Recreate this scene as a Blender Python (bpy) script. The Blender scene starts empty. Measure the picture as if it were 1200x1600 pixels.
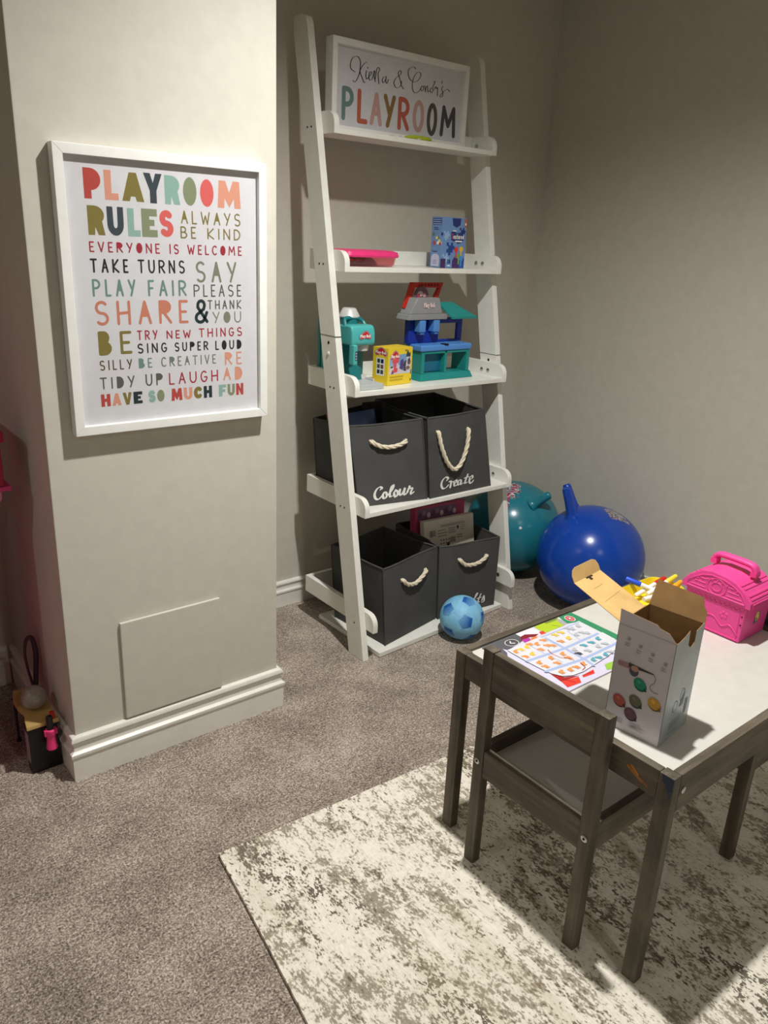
import bpy, bmesh, math, random
import numpy as np
from mathutils import Vector, Matrix
random.seed(7)
sc = bpy.context.scene
COL = sc.collection
PI = math.pi

# ------------------------------------------------------------------ camera
CAM = dict(f=1223.51, pitch=19.2713, roll=2.7333, yaw=39.3116, h=1.25)
def make_camera():
    p, r, y = (math.radians(CAM[k]) for k in ('pitch', 'roll', 'yaw'))
    fw = Vector((math.sin(y)*math.cos(p), math.cos(y)*math.cos(p), -math.sin(p)))
    rt = Vector((math.cos(y), -math.sin(y), 0)); up = rt.cross(fw)
    r2 = rt*math.cos(r) + up*math.sin(r); u2 = -rt*math.sin(r) + up*math.cos(r)
    m = Matrix((r2, u2, -fw)).transposed().to_4x4(); m.translation = (0, 0, CAM['h'])
    cd = bpy.data.cameras.new('camera'); cd.sensor_fit = 'VERTICAL'; cd.sensor_height = 36
    cd.lens = CAM['f']/1600*36; cd.clip_start = 0.02
    o = bpy.data.objects.new('camera', cd); COL.objects.link(o); o.matrix_world = m
    sc.camera = o
make_camera()

# ------------------------------------------------------------------ light + exposure
sc.view_settings.view_transform = 'Standard'; sc.view_settings.look = 'None'
sc.view_settings.gamma = 1; sc.view_settings.use_curve_mapping = False
sc.view_settings.exposure = 0.0
w = bpy.data.worlds.new('world'); sc.world = w; w.use_nodes = True
w.node_tree.nodes['Background'].inputs[0].default_value = (1, .93, .84, 1)
w.node_tree.nodes['Background'].inputs[1].default_value = 0.0
CEIL = 2.25; BULK = 2.09
def pot(name, x, y, z, power, size=165, blend=.6, radius=.03, col=(1, .98, .94)):
    d = bpy.data.lights.new(name, 'SPOT'); d.energy = power; d.spot_size = math.radians(size); d.spot_blend = blend
    d.shadow_soft_size = radius; d.color = col
    o = bpy.data.objects.new(name, d); COL.objects.link(o); o.location = (x, y, z)
pot('pot_light_main', 1.09, .935, CEIL-.012, 163, size=144, blend=1)
pot('pot_light_near', .55, -1.05, CEIL-.012, 23)
pot('pot_light_left', -1.50, 1.15, CEIL-.012, 20)
pot('pot_light_rear', -1.50, -1.05, CEIL-.012, 10)

# ------------------------------------------------------------------ materials
def s2l(c):
    return tuple((v/12.92 if v <= .04045 else ((v+.055)/1.055)**2.4) for v in c)
def rgb(*c):
    return s2l(tuple(v/255 for v in c))
class NT:
    def __init__(s, name):
        s.m = bpy.data.materials.new(name); s.m.use_nodes = True
        s.t = s.m.node_tree; s.b = s.t.nodes['Principled BSDF']; s.out = s.t.nodes['Material Output']
    def n(s, typ, **kw):
        o = s.t.nodes.new(typ)
        for k, v in kw.items():
            if k in o.inputs.keys() and not hasattr(type(o), k): o.inputs[k].default_value = v
            else:
                try: setattr(o, k, v)
                except Exception: o.inputs[k].default_value = v
        return o
    def l(s, a, b): s.t.links.new(a, b)
    def inp(s, k, v): s.b.inputs[k].default_value = v
    def coord(s, scale=(1, 1, 1), kind='Object'):
        tc = s.n('ShaderNodeTexCoord'); mp = s.n('ShaderNodeMapping'); mp.inputs['Scale'].default_value = scale
        s.l(tc.outputs[kind], mp.inputs['Vector']); return mp.outputs[0]
    def noise(s, vec, scale, detail=3, rough=.55):
        n = s.n('ShaderNodeTexNoise'); n.inputs['Scale'].default_value = scale; n.inputs['Detail'].default_value = detail
        n.inputs['Roughness'].default_value = rough; s.l(vec, n.inputs['Vector']); return n.outputs['Fac']
    def ramp(s, fac, stops, interp='LINEAR'):
        r = s.n('ShaderNodeValToRGB'); r.color_ramp.interpolation = interp; e = r.color_ramp.elements
        while len(e) < len(stops): e.new(.5)
        for i, (p, c) in enumerate(stops): e[i].position = p; e[i].color = (*c, 1) if len(c) == 3 else c
        s.l(fac, r.inputs[0]); return r.outputs[0]
    def mix(s, fac, a, b):
        m = s.n('ShaderNodeMix', data_type='RGBA')
        for k, v in ((0, fac), (6, a), (7, b)):
            if hasattr(v, 'is_linked'): s.l(v, m.inputs[k])
            else: m.inputs[k].default_value = v if not isinstance(v, tuple) else (*v[:3], 1)
        return m.outputs[2]
    def math(s, op, a, b=None, clamp=False):
        m = s.n('ShaderNodeMath', operation=op); m.use_clamp = clamp
        for i, v in enumerate((a, b)):
            if v is None: continue
            if hasattr(v, 'is_linked'): s.l(v, m.inputs[i])
            else: m.inputs[i].default_value = v
        return m.outputs[0]
    def bump(s, h, strength=.3, dist=.002):
        b = s.n('ShaderNodeBump'); b.inputs['Strength'].default_value = strength; b.inputs['Distance'].default_value = dist
        s.l(h, b.inputs['Height']); s.l(b.outputs[0], s.b.inputs['Normal'])
    def color(s, c):
        if hasattr(c, 'is_linked'): s.l(c, s.b.inputs['Base Color'])
        else: s.b.inputs['Base Color'].default_value = (*c, 1)
def mat(name, c, rough=.5, spec=.4, metal=0, bump=None, var=None, coat=0):
    m = NT(name); col = rgb(*c); m.inp('Roughness', rough); m.inp('Specular IOR Level', spec); m.inp('Metallic', metal)
    if coat: m.inp('Coat Weight', coat); m.inp('Coat Roughness', .15)
    v = m.coord()
    if var:
        f = m.noise(v, var[0], 4)
        m.color(m.ramp(f, [(.3, tuple(x*(1-var[1]) for x in col)), (.7, tuple(min(1, x*(1+var[1])) for x in col))]))
    else:
        f = m.noise(v, 35, 2)
        m.color(m.ramp(f, [(.3, tuple(x*.97 for x in col)), (.7, tuple(min(1, x*1.03) for x in col))]))
    if bump: m.bump(m.noise(v, bump[0], 3), bump[1], bump[2] if len(bump) > 2 else .001)
    return m.m
def wood(name, dark, mid, light, axis):
    m = NT(name); sca = [26, 26, 26]; sca[axis] = 2.2
    v = m.coord(tuple(sca)); f = m.noise(v, 1.6, 6, .65); g = m.noise(m.coord(), 9, 4)
    fine = m.noise(m.coord(tuple(x*3 for x in sca)), 1.5, 4)
    c = m.ramp(f, [(.25, rgb(*dark)), (.52, rgb(*mid)), (.8, rgb(*light))])
    c2 = m.mix(m.math('MULTIPLY', m.math('SUBTRACT', g, .45, True), 1.6, True), c, rgb(*light))
    m.color(c2); m.inp('Roughness', .55); m.inp('Specular IOR Level', .35); m.bump(fine, .35, .0008); return m.m
def ink_mat(rough=.6, spec=.3, name='printed_ink'):
    m = NT(name); a = m.n('ShaderNodeAttribute', attribute_name='ink'); m.l(a.outputs['Color'], m.b.inputs['Base Color'])
    m.inp('Roughness', rough); m.inp('Specular IOR Level', spec); return m.m
def clear_mat(name, tint=(1, 1, 1), gloss=.06, rough=.03):
    m = NT(name); t = m.n('ShaderNodeBsdfTransparent'); t.inputs[0].default_value = (*tint, 1)
    g = m.n('ShaderNodeBsdfGlossy'); g.inputs['Roughness'].default_value = rough
    mx = m.n('ShaderNodeMixShader'); mx.inputs[0].default_value = gloss; m.l(t.outputs[0], mx.inputs[1]); m.l(g.outputs[0], mx.inputs[2])
    m.l(mx.outputs[0], m.out.inputs[0]); return m.m

WALL = mat('greige_wall_paint', (206, 202, 190), .75, .25, bump=(260, .12, .0006))
PINKWALL = WALL
CEILM = mat('ceiling_paint', (190, 183, 168), .85, .2, bump=(160, .2, .001))
TRIM = mat('white_trim_paint', (236, 234, 226), .35, .45)
WHITE = mat('white_lacquer', (238, 238, 230), .3, .45)
FRAMEW = mat('white_frame', (240, 240, 236), .4, .4)
PAPER = mat('print_paper', (224, 224, 228), .55, .3)
INK = ink_mat()
INKG = ink_mat(.3, .5, 'glossy_printed_card')
GLASS = clear_mat('picture_glass')
STEEL = mat('screw_steel', (190, 190, 186), .3, .5, .9)
HOLE = mat('dark_hole', (22, 22, 20), .8, .1)
FELT = mat('charcoal_fabric', (80, 80, 79), .9, .15, bump=(900, .3, .0006), var=(14, .1))
FELTIN = mat('charcoal_fabric_lining', (58, 57, 57), .95, .1, bump=(900, .3, .0006))
ROPE = mat('cream_cotton_rope', (226, 216, 192), .85, .2, bump=(700, .4, .0005))
TEAL = mat('teal_plastic', (78, 178, 178), .35, .45)
TEALD = mat('dark_teal_plastic', (30, 120, 124), .35, .45)
TEALM = mat('green_teal_plastic', (32, 138, 134), .38, .4)
BLUED = mat('royal_blue_plastic', (16, 48, 150), .38, .4)
BLUEL = mat('light_blue_plastic', (84, 142, 214), .38, .4)
GREYP = mat('grey_plastic', (142, 144, 146), .45, .4)
TRAYG = mat('pale_grey_plastic', (186, 192, 192), .4, .4)
SILVER = mat('silver_plastic', (214, 214, 212), .35, .5, .15)
REDP = mat('red_plastic', (200, 42, 30), .4, .4)
PINKP = mat('hot_pink_plastic', (240, 60, 130), .35, .45)
PINKC = mat('chest_pink_plastic', (236, 74, 152), .42, .4)
BLACKP = mat('black_plastic', (24, 23, 25), .4, .4)
GOLD = mat('gold_plastic', (212, 182, 112), .35, .5, .25)
YELLOWP = mat('yellow_plastic', (240, 214, 40), .4, .4)
WHITEP = mat('white_plastic', (238, 238, 236), .4, .4)
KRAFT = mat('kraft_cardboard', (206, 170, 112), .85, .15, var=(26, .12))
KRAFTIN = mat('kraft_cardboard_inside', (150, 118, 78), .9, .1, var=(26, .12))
CARDW = mat('white_cardboard', (214, 208, 210), .5, .35)
CARDS = mat('silver_grey_cardboard', (178, 190, 194), .32, .5, .25, var=(18, .12))
TABLETOP = mat('white_table_panel', (208, 206, 199), .35, .45)
SEATP = mat('pale_seat_panel', (205, 202, 194), .4, .4)
WX = wood('grey_brown_wood_along_x', (52, 46, 40), (88, 80, 68), (132, 121, 103), 0)
WY = wood('grey_brown_wood_along_y', (52, 46, 40), (88, 80, 68), (132, 121, 103), 1)
WZ = wood('grey_brown_wood_along_z', (52, 46, 40), (88, 80, 68), (132, 121, 103), 2)

def carpet_mat():
    m = NT('taupe_carpet'); v = m.coord()
    a = m.noise(v, 260, 3, .7); b = m.noise(v, 60, 3, .6); c = m.noise(v, 7, 3, .5)
    vor = m.n('ShaderNodeTexVoronoi'); vor.inputs['Scale'].default_value = 330; m.l(v, vor.inputs['Vector'])
    a2 = m.noise(v, 170, 2, .6)
    f = m.math('ADD', m.math('ADD', m.math('MULTIPLY', a, .50), m.math('MULTIPLY', a2, .30)), m.math('ADD', m.math('MULTIPLY', b, .14), m.math('MULTIPLY', c, .16)))
    f = m.math('SUBTRACT', f, .05)
    m.color(m.ramp(f, [(.40, rgb(88, 78, 69)), (.5, rgb(166, 151, 137)), (.60, rgb(232, 219, 205))]))
    m.inp('Roughness', .95); m.inp('Specular IOR Level', .08)
    m.inp('Sheen Weight', .15)
    h = m.math('ADD', m.math('MULTIPLY', a, .7), m.math('MULTIPLY', vor.outputs['Distance'], .5)); m.bump(h, .9, .006); return m.m
CARPET = carpet_mat()
def rug_mat():
    m = NT('distressed_rug_weave')
    big = m.noise(m.coord((4.2, 1.5, 1)), 1.5, 3, .55)
    strk = m.noise(m.coord((22, 2.0, 1)), 1.1, 3, .6)
    pat = m.noise(m.coord((9, 6, 1)), 1.2, 3, .55)
    fine = m.noise(m.coord((210, 110, 1)), 1.0, 2, .6)
    mid = m.noise(m.coord((62, 34, 1)), 1.0, 3, .6)
    thr = m.noise(m.coord((560, 30, 1)), 1.0, 2, .6)
    n1 = m.math('ADD', m.math('MULTIPLY', fine, .5), m.math('MULTIPLY', mid, .5))
    L = m.math('ADD', n1, m.math('MULTIPLY', m.math('SUBTRACT', m.math('ADD', m.math('MULTIPLY', pat, .6), m.math('MULTIPLY', strk, .4)), .5), .75))
    c = m.ramp(L, [(.40, rgb(156, 147, 130)), (.44, rgb(172, 163, 146)), (.468, rgb(190, 181, 164)), (.482, rgb(226, 219, 203)), (.6, rgb(240, 234, 220))])
    D = m.math('ADD', m.math('ADD', m.math('MULTIPLY', big, .62), m.math('MULTIPLY', strk, .38)), m.math('MULTIPLY', m.math('SUBTRACT', n1, .5), 1.1))
    dk = m.ramp(D, [(.372, (1, 1, 1)), (.395, (0, 0, 0))])
    c = m.mix(dk, c, m.ramp(thr, [(.3, rgb(98, 90, 79)), (.7, rgb(130, 121, 107))]))
    tan = m.noise(m.coord((9, 1.7, 1)), 1.3, 3, .5)
    c = m.mix(m.math('MULTIPLY', m.math('SUBTRACT', tan, .56, True), 4, True), c, m.mix(.55, c, rgb(178, 166, 134)))
    t = m.math('MULTIPLY', m.math('SUBTRACT', thr, .5), .55)
    hsv = m.n('ShaderNodeHueSaturation'); m.l(c, hsv.inputs['Color']); m.l(m.math('ADD', t, 1.0), hsv.inputs['Value'])
    m.color(hsv.outputs[0]); m.inp('Roughness', .95); m.inp('Specular IOR Level', .08)
    m.bump(m.math('ADD', thr, fine), .4, .0015); return m.m
RUG = rug_mat()
def ball_mat(name, base, patches):
    """rubber with a printed picture where the surface faces each given direction"""
    m = NT(name); tc = m.n('ShaderNodeTexCoord'); nv = m.n('ShaderNodeVectorMath', operation='NORMALIZE'); m.l(tc.outputs['Object'], nv.inputs[0])
    c = m.ramp(m.noise(tc.outputs['Object'], 6, 2), [(.3, tuple(x*.96 for x in rgb(*base))), (.7, tuple(x*1.04 for x in rgb(*base)))])
    for d, cosr, stops, sc_ in patches:
        dv = m.n('ShaderNodeVectorMath', operation='DOT_PRODUCT'); m.l(nv.outputs[0], dv.inputs[0]); dv.inputs[1].default_value = Vector(d).normalized()
        n = m.noise(nv.outputs[0], sc_, 2)
        edge = m.math('GREATER_THAN', m.math('ADD', dv.outputs['Value'], m.math('MULTIPLY', m.math('SUBTRACT', n, .5), .12)), cosr)
        c = m.mix(edge, c, m.ramp(m.noise(nv.outputs[0], sc_*1.7, 2), stops, 'CONSTANT'))
    m.color(c); m.inp('Roughness', .24); m.inp('Specular IOR Level', .5); return m.m

# ------------------------------------------------------------------ building helpers
def link(o): COL.objects.link(o); return o
def worldm(o):
    m = Matrix.Identity(4)
    while o is not None: m = o.matrix_basis @ m; o = o.parent
    return m
def tag(o, label=None, cat=None, group=None, kind=None):
    for k, v in (('label', label), ('category', cat), ('group', group), ('kind', kind)):
        if v: o[k] = v
    return o
def thing(name, label, cat, loc=(0, 0, 0), rotz=0, group=None):
    o = link(bpy.data.objects.new(name, None)); o.location = loc; o.rotation_euler = (0, 0, rotz); o.empty_display_size = .05
    return tag(o, label, cat, group)
class MB:
    """collects shapes (world coordinates unless local) and links them as ONE mesh object"""
    def __init__(s): s.v = []; s.f = []; s.c = []; s.cur = None; s.T = Matrix.Identity(4)
    def add(s, vs, fs, col=None):
        b = len(s.v); s.v += [s.T @ Vector(p) for p in vs]; s.f += [tuple(b+i for i in f) for f in fs]; s.c += [col or s.cur]*len(fs); return s
    def box(s, a, b):
        (x0, y0, z0), (x1, y1, z1) = a, b
        v = [(x0,y0,z0),(x1,y0,z0),(x1,y1,z0),(x0,y1,z0),(x0,y0,z1),(x1,y0,z1),(x1,y1,z1),(x0,y1,z1)]
        return s.add(v, [(0,3,2,1),(4,5,6,7),(0,1,5,4),(1,2,6,5),(2,3,7,6),(3,0,4,7)])
    def hexa(s, bot, top):
        return s.add(list(bot)+list(top), [(0,3,2,1),(4,5,6,7),(0,1,5,4),(1,2,6,5),(2,3,7,6),(3,0,4,7)])
    def prism(s, poly, fn0, fn1):
        """poly: list of 2D; fn0/fn1 map 2D to 3D for the two caps"""
        n = len(poly); v = [fn0(*p) for p in poly]+[fn1(*p) for p in poly]
        return s.add(v, [tuple(range(n-1, -1, -1)), tuple(range(n, 2*n))]+[(i, (i+1) % n, n+(i+1) % n, n+i) for i in range(n)])
    def lathe(s, prof, c, axis=(0, 0, 1), seg=32, cap=True):
        ax = Vector(axis).normalized(); u = ax.orthogonal().normalized(); w_ = ax.cross(u); c = Vector(c); vs = []; n = len(prof)
        for r, h in prof:
            for k in range(seg):
                a = 2*PI*k/seg; vs.append(c+ax*h+(u*math.cos(a)+w_*math.sin(a))*r)
        fs = [(i*seg+k, i*seg+(k+1) % seg, (i+1)*seg+(k+1) % seg, (i+1)*seg+k) for i in range(n-1) for k in range(seg)]
        if cap: fs += [tuple(range(seg-1, -1, -1)), tuple((n-1)*seg+k for k in range(seg))]
        return s.add(vs, fs)
    def tube(s, pts, r, seg=10, cap=True):
        pts = [Vector(p) for p in pts]; n = len(pts); rs = r if isinstance(r, (list, tuple)) else [r]*n; vs = []; u = None
        for i, p in enumerate(pts):
            t = (pts[min(i+1, n-1)]-pts[max(i-1, 0)]).normalized()
            u = (u-t*u.dot(t)).normalized() if u is not None and (u-t*u.dot(t)).length > 1e-4 else t.orthogonal().normalized()
            w_ = t.cross(u)
            for k in range(seg):
                a = 2*PI*k/seg; vs.append(p+(u*math.cos(a)+w_*math.sin(a))*rs[i])
        fs = [(i*seg+k, i*seg+(k+1) % seg, (i+1)*seg+(k+1) % seg, (i+1)*seg+k) for i in range(n-1) for k in range(seg)]
        if cap: fs += [tuple(range(seg-1, -1, -1)), tuple((n-1)*seg+k for k in range(seg))]
        return s.add(vs, fs)
    def sphere(s, c, r, seg=32, rings=18, sc=(1, 1, 1)):
        c = Vector(c); vs = [c+Vector((0, 0, -r*sc[2]))]
        for i in range(1, rings):
            a = -PI/2+PI*i/rings
            for k in range(seg):
                b = 2*PI*k/seg; vs.append(c+Vector((r*sc[0]*math.cos(a)*math.cos(b), r*sc[1]*math.cos(a)*math.sin(b), r*sc[2]*math.sin(a))))
        vs.append(c+Vector((0, 0, r*sc[2]))); L = len(vs)-1
        fs = [(0, 1+(k+1) % seg, 1+k) for k in range(seg)]
        fs += [(1+i*seg+k, 1+i*seg+(k+1) % seg, 1+(i+1)*seg+(k+1) % seg, 1+(i+1)*seg+k) for i in range(rings-2) for k in range(seg)]
        fs += [(L, 1+(rings-2)*seg+k, 1+(rings-2)*seg+(k+1) % seg) for k in range(seg)]
        return s.add(vs, fs)
    def build(s, name, m, parent=None, bevel=0, seg=2, smooth=35, label=None, fixn=True):
        me = bpy.data.meshes.new(name); inv = worldm(parent).inverted() if parent else Matrix.Identity(4)
        me.from_pydata([inv @ p for p in s.v], [], s.f)
        if any(s.c):
            at = me.color_attributes.new('ink', 'FLOAT_COLOR', 'CORNER'); i = 0
            for f, c in zip(s.f, s.c):
                for _ in f: at.data[i].color = (*(c or (.5, .5, .5)), 1); i += 1
        if bevel or (fixn and not any(s.c)):
            bm = bmesh.new(); bm.from_mesh(me)
            bmesh.ops.recalc_face_normals(bm, faces=bm.faces)
            if bevel:
                es = [e for e in bm.edges if len(e.link_faces) == 2 and e.calc_face_angle(0) > .5]
                bmesh.ops.bevel(bm, geom=es, offset=bevel, segments=seg, affect='EDGES', profile=.5, clamp_overlap=True)
            bm.to_mesh(me); bm.free()
        if smooth:
            me.shade_smooth(); me.set_sharp_from_angle(angle=math.radians(smooth))
        me.materials.append(m); o = link(bpy.data.objects.new(name, me)); o.parent = parent
        if smooth and bevel:
            wn = o.modifiers.new('weighted_normals', 'WEIGHTED_NORMAL'); wn.keep_sharp = True; wn.weight = 100
        if label: o['label'] = label
        return o
def struct(name, mb, m, **kw):
    o = mb.build(name, m, None, **kw); o['kind'] = 'structure'; return o
def dup(root, loc=None, rotz=None, label=None):
    r = root.copy(); COL.objects.link(r)
    if loc is not None: r.location = loc
    if rotz is not None: r.rotation_euler = (0, 0, rotz)
    if label: r['label'] = label
    for ch in list(root.children):
        c = ch.copy(); COL.objects.link(c); c.parent = r
        for g in list(ch.children):
            d = g.copy(); COL.objects.link(d); d.parent = c
    return r
def smoothline(pts, n=6, closed=False):
    """Catmull-Rom through the points"""
    P = [Vector(p) for p in pts]; out = []
    if len(P) < 3: return P
    for i in range(len(P)-1):
        p0 = P[max(i-1, 0)]; p1 = P[i]; p2 = P[i+1]; p3 = P[min(i+2, len(P)-1)]
        for k in range(n):
            t = k/n; out.append(.5*((2*p1)+(p2-p0)*t+(2*p0-5*p1+4*p2-p3)*t*t+(3*p1-p0-3*p2+p3)*t**3))
    out.append(P[-1]); return out

# ------------------------------------------------------------------ lettering and flat print
def arc(cx, cy, rx, ry, a0, a1, n=10):
    return [(cx+rx*math.cos(math.radians(a0+(a1-a0)*i/n)), cy+ry*math.sin(math.radians(a0+(a1-a0)*i/n))) for i in range(n+1)]
S_ = arc(.5, .75, .45, .25, 40, 180, 8)+arc(.5, .75, .45, .25, 180, 250, 4)[1:]+arc(.5, .25, .47, .25, 75, -140, 12)
GL = {  # stroke letters in a unit box
 'A': [[(0, 0), (.5, 1), (1, 0)], [(.2, .36), (.8, .36)]], 'B': [[(0, 0), (0, 1), (.4, 1)]+arc(.4, .76, .42, .24, 90, -90)[1:]+[(0, .52)], [(.4, .52)]+arc(.45, .26, .55, .26, 90, -90)+[(0, 0)]],
 'C': [arc(.55, .5, .55, .5, 50, 310, 14)], 'D': [[(0, 0), (0, 1), (.25, 1)]+arc(.25, .5, .75, .5, 90, -90)+[(0, 0)]],
 'E': [[(1, 1), (0, 1), (0, 0), (1, 0)], [(0, .5), (.8, .5)]], 'F': [[(1, 1), (0, 1), (0, 0)], [(0, .5), (.8, .5)]],
 'G': [arc(.52, .5, .52, .5, 50, 340, 14)+[(1, .45), (.6, .45)]], 'H': [[(0, 0), (0, 1)], [(1, 0), (1, 1)], [(0, .47), (1, .52)]],
 'I': [[(.5, 0), (.5, 1)]], 'K': [[(0, 0), (0, 1)], [(.95, 1), (0, .42), (1, 0)]], 'L': [[(0, 1), (0, 0), (1, 0)]],
 'M': [[(0, 0), (.1, 1), (.5, .35), (.9, 1), (1, 0)]], 'N': [[(0, 0), (0, 1), (1, 0), (1, 1)]], 'O': [arc(.5, .5, .5, .5, 0, 360, 20)],
 'P': [[(0, 0), (0, 1), (.4, 1)]+arc(.4, .74, .6, .26, 90, -90)+[(0, .48)]], 'R': [[(0, 0), (0, 1), (.4, 1)]+arc(.4, .74, .55, .26, 90, -90)+[(0, .48)], [(.35, .48), (1, 0)]],
 'S': [S_], 'T': [[(0, 1), (1, 1)], [(.5, 1), (.5, 0)]], 'U': [[(0, 1), (0, .4)]+arc(.5, .4, .5, .4, 180, 360)+[(1, 1)]],
 'V': [[(0, 1), (.5, 0), (1, 1)]], 'W': [[(0, 1), (.25, 0), (.5, .7), (.75, 0), (1, 1)]], 'Y': [[(0, 1), (.5, .45)], [(1, 1), (.35, 0)]],
 '&': [[(1, .02), (.2, .7)]+arc(.5, .8, .3, .2, 190, -20, 10)+[(.72, .62), (.1, .35)]+arc(.4, .2, .38, .2, 160, 330, 8)+[(1, .45)]],
 '-': [[(.1, .5), (.9, .5)]], '1': [[(.2, .8), (.6, 1), (.6, 0)]], '0': [arc(.5, .5, .45, .5, 0, 360, 18)], 'X': [[(0, 0), (1, 1)], [(0, 1), (1, 0)]],
 'e': [[(.05, .3), (.95, .34)]+arc(.5, .3, .45, .3, 8, 320, 12)], 't': [[(.4, .95), (.4, .15)]+arc(.62, .15, .22, .15, 180, 300, 5), [(.05, .62), (.8, .62)]],
 'x': [[(0, 0), (.9, .6)], [(0, .6), (.9, 0)]], 'u': [[(.05, .6), (.05, .2)]+arc(.45, .2, .4, .2, 180, 360, 8), [(.85, .6), (.85, 0)]],
 'r': [[(.1, .6), (.1, 0)], [(.1, .4)]+arc(.5, .35, .4, .25, 160, 50, 6)], 'd': [[(.85, 1), (.85, 0)], arc(.45, .3, .4, .3, 0, 360, 12)],
 'l': [[(.5, 1), (.5, 0)]], 'a': [arc(.45, .3, .4, .3, 0, 360, 12), [(.88, .6), (.88, 0)]], 'y': [[(.05, .6), (.5, 0)], [(.95, .6), (.3, -.35)]],
 'o': [arc(.5, .3, .45, .3, 0, 360, 14)], 'h': [[(.1, 1), (.1, 0)], [(.1, .38)]+arc(.5, .35, .4, .25, 160, 0, 8)+[(.9, 0)]],
}
FILL = {'O': [arc(.5, .5, .5, .5, 0, 345, 23)], 'P': [[(0, 1), (.4, 1)]+arc(.4, .74, .6, .26, 90, -90)+[(0, .48)]], 'R': [[(0, 1), (.4, 1)]+arc(.4, .74, .55, .26, 90, -90)+[(0, .48)]],
 'D': [[(0, 0), (0, 1), (.25, 1)]+arc(.25, .5, .75, .5, 90, -90)], 'A': [[(.2, .36), (.5, 1), (.8, .36)]],
 'B': [[(0, 0), (0, 1), (.4, 1)]+arc(.4, .76, .42, .24, 90, -90)[1:]+arc(.45, .26, .55, .26, 90, -90)]}
WID = {'I': .25, 'W': 1.35, 'M': 1.3, 'L': .75, 'E': .75, 'F': .75, 'l': .4, '1': .6, '-': .6, 'r': .7, 't': .7}
BOLD = {'P': [[(0, 0), (0, 1), (.4, 1)]+arc(.4, .64, .6, .36, 90, -90)+[(.43, .28), (.43, 0)]], 'L': [[(0, 0), (0, 1), (.52, 1), (.5, .23), (1, .23), (1, 0)]],
 'A': [[(0, 0), (.35, 1), (.68, 1), (1, 0), (.66, 0), (.6, .17), (.4, .17), (.34, 0)]], 'Y': [[(0, 1), (.36, 1), (.5, .68), (.65, 1), (1, 1), (.68, .42), (.68, 0), (.32, 0), (.32, .42)]],
 'R': [[(0, 0), (0, 1), (.4, 1)]+arc(.4, .68, .58, .32, 90, -40)+[(1, 0), (.6, 0), (.42, .28), (.38, 0)]], 'O': [arc(.5, .5, .5, .5, 0, 345, 23)],
 'M': [[(0, 0), (.06, 1), (.34, 1), (.5, .58), (.66, 1), (.94, 1), (1, 0), (.72, 0), (.7, .36), (.5, .02), (.3, .36), (.28, 0)]],
 'U': [[(0, 1), (0, .4)]+arc(.5, .4, .5, .4, 180, 360)+[(1, 1), (.64, 1), (.62, .4)]+arc(.5, .38, .12, .12, 0, -180, 6)+[(.38, .4), (.36, 1)]],
 'E': [[(0, 0), (0, 1), (1, 1), (1, .74), (.5, .74), (.5, .62), (.82, .62), (.82, .4), (.5, .4), (.5, .26), (1, .26), (1, 0)]],
 'F': [[(0, 0), (0, 1), (1, 1), (1, .74), (.5, .74), (.5, .6), (.85, .6), (.85, .36), (.48, .36), (.48, 0)]],
 'H': [[(0, 0), (0, 1), (.38, 1), (.38, .64), (.62, .64), (.62, 1), (1, 1), (1, 0), (.62, 0), (.62, .38), (.38, .38), (.38, 0)]],
 'V': [[(0, 1), (.35, 1), (.52, .42), (.65, 1), (1, 1), (.68, 0), (.34, 0)]], 'N': [[(0, 0), (0, 1), (.34, 1), (.64, .5), (.64, 1), (1, 1), (1, 0), (.68, 0), (.36, .5), (.36, 0)]]}
def nib_widths(P, w_, nib):
    n = len(P); out = []
    for i in range(n):
        a = P[min(i+1, n-1)]-P[max(i-1, 0)]; q = abs(math.sin(math.atan2(a.y, a.x)-nib[1])); out.append((nib[0]+(w_-nib[0])*q)/2)
    return out
def ribbon(P, W, cap=6):
    """flat outline of a pen line: mitred strips with round ends, broken at sharp corners; list of (points, faces)"""
    Q, V = [P[0]], [W[0]]
    for p, w_ in zip(P[1:], W[1:]):
        if (p-Q[-1]).length > 1e-6: Q.append(p); V.append(w_)
    runs, cur = [], [0]; loop = (Q[0]-Q[-1]).length < 1e-5 and len(Q) > 4
    for i in range(1, len(Q)):
        cur.append(i)
        if i < len(Q)-1 and ((Q[i]-Q[i-1]).angle(Q[i+1]-Q[i]) > .8 or (loop and i == len(Q)//2)): runs.append(cur); cur = [i]
    runs.append(cur); out = []
    for r_ in runs:
        if len(r_) < 2: continue
        L, Rr = [], []; d0 = d1 = None
        for k, i in enumerate(r_):
            a = (Q[i]-Q[r_[k-1]]).normalized() if k else None; b = (Q[r_[k+1]]-Q[i]).normalized() if k < len(r_)-1 else None
            t = ((a+b) if a is not None and b is not None else (a if b is None else b)).normalized(); n = Vector((-t.y, t.x)); f = 1/max(.75, n.dot(Vector((-(a if a is not None else b).y, (a if a is not None else b).x))))
            L.append(Q[i]+n*V[i]*f); Rr.append(Q[i]-n*V[i]*f); d0 = t if k == 0 else d0; d1 = t
        n_ = len(r_); vs = L+Rr; fs = [(k, n_+k, n_+k+1, k+1) for k in range(n_-1)]
        for c, d, w_, (e0, e1) in ((Q[r_[0]], -d0, V[r_[0]], (n_, 0)), (Q[r_[-1]], d1, V[r_[-1]], (n_-1, 2*n_-1))):
            n = Vector((-d.y, d.x)); b0 = len(vs); vs = vs+[c+n*w_*math.cos(PI*q/cap)+d*w_*math.sin(PI*q/cap) for q in range(1, cap)]
            # cap runs from the +n side to the -n side
            p, q_ = (n_, 0) if e1 == 0 else (n_-1, 2*n_-1)
            fs.append(tuple([p]+list(range(b0, b0+cap-1))+[q_])[::-1])
        out.append((vs, fs))
    return out
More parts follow.
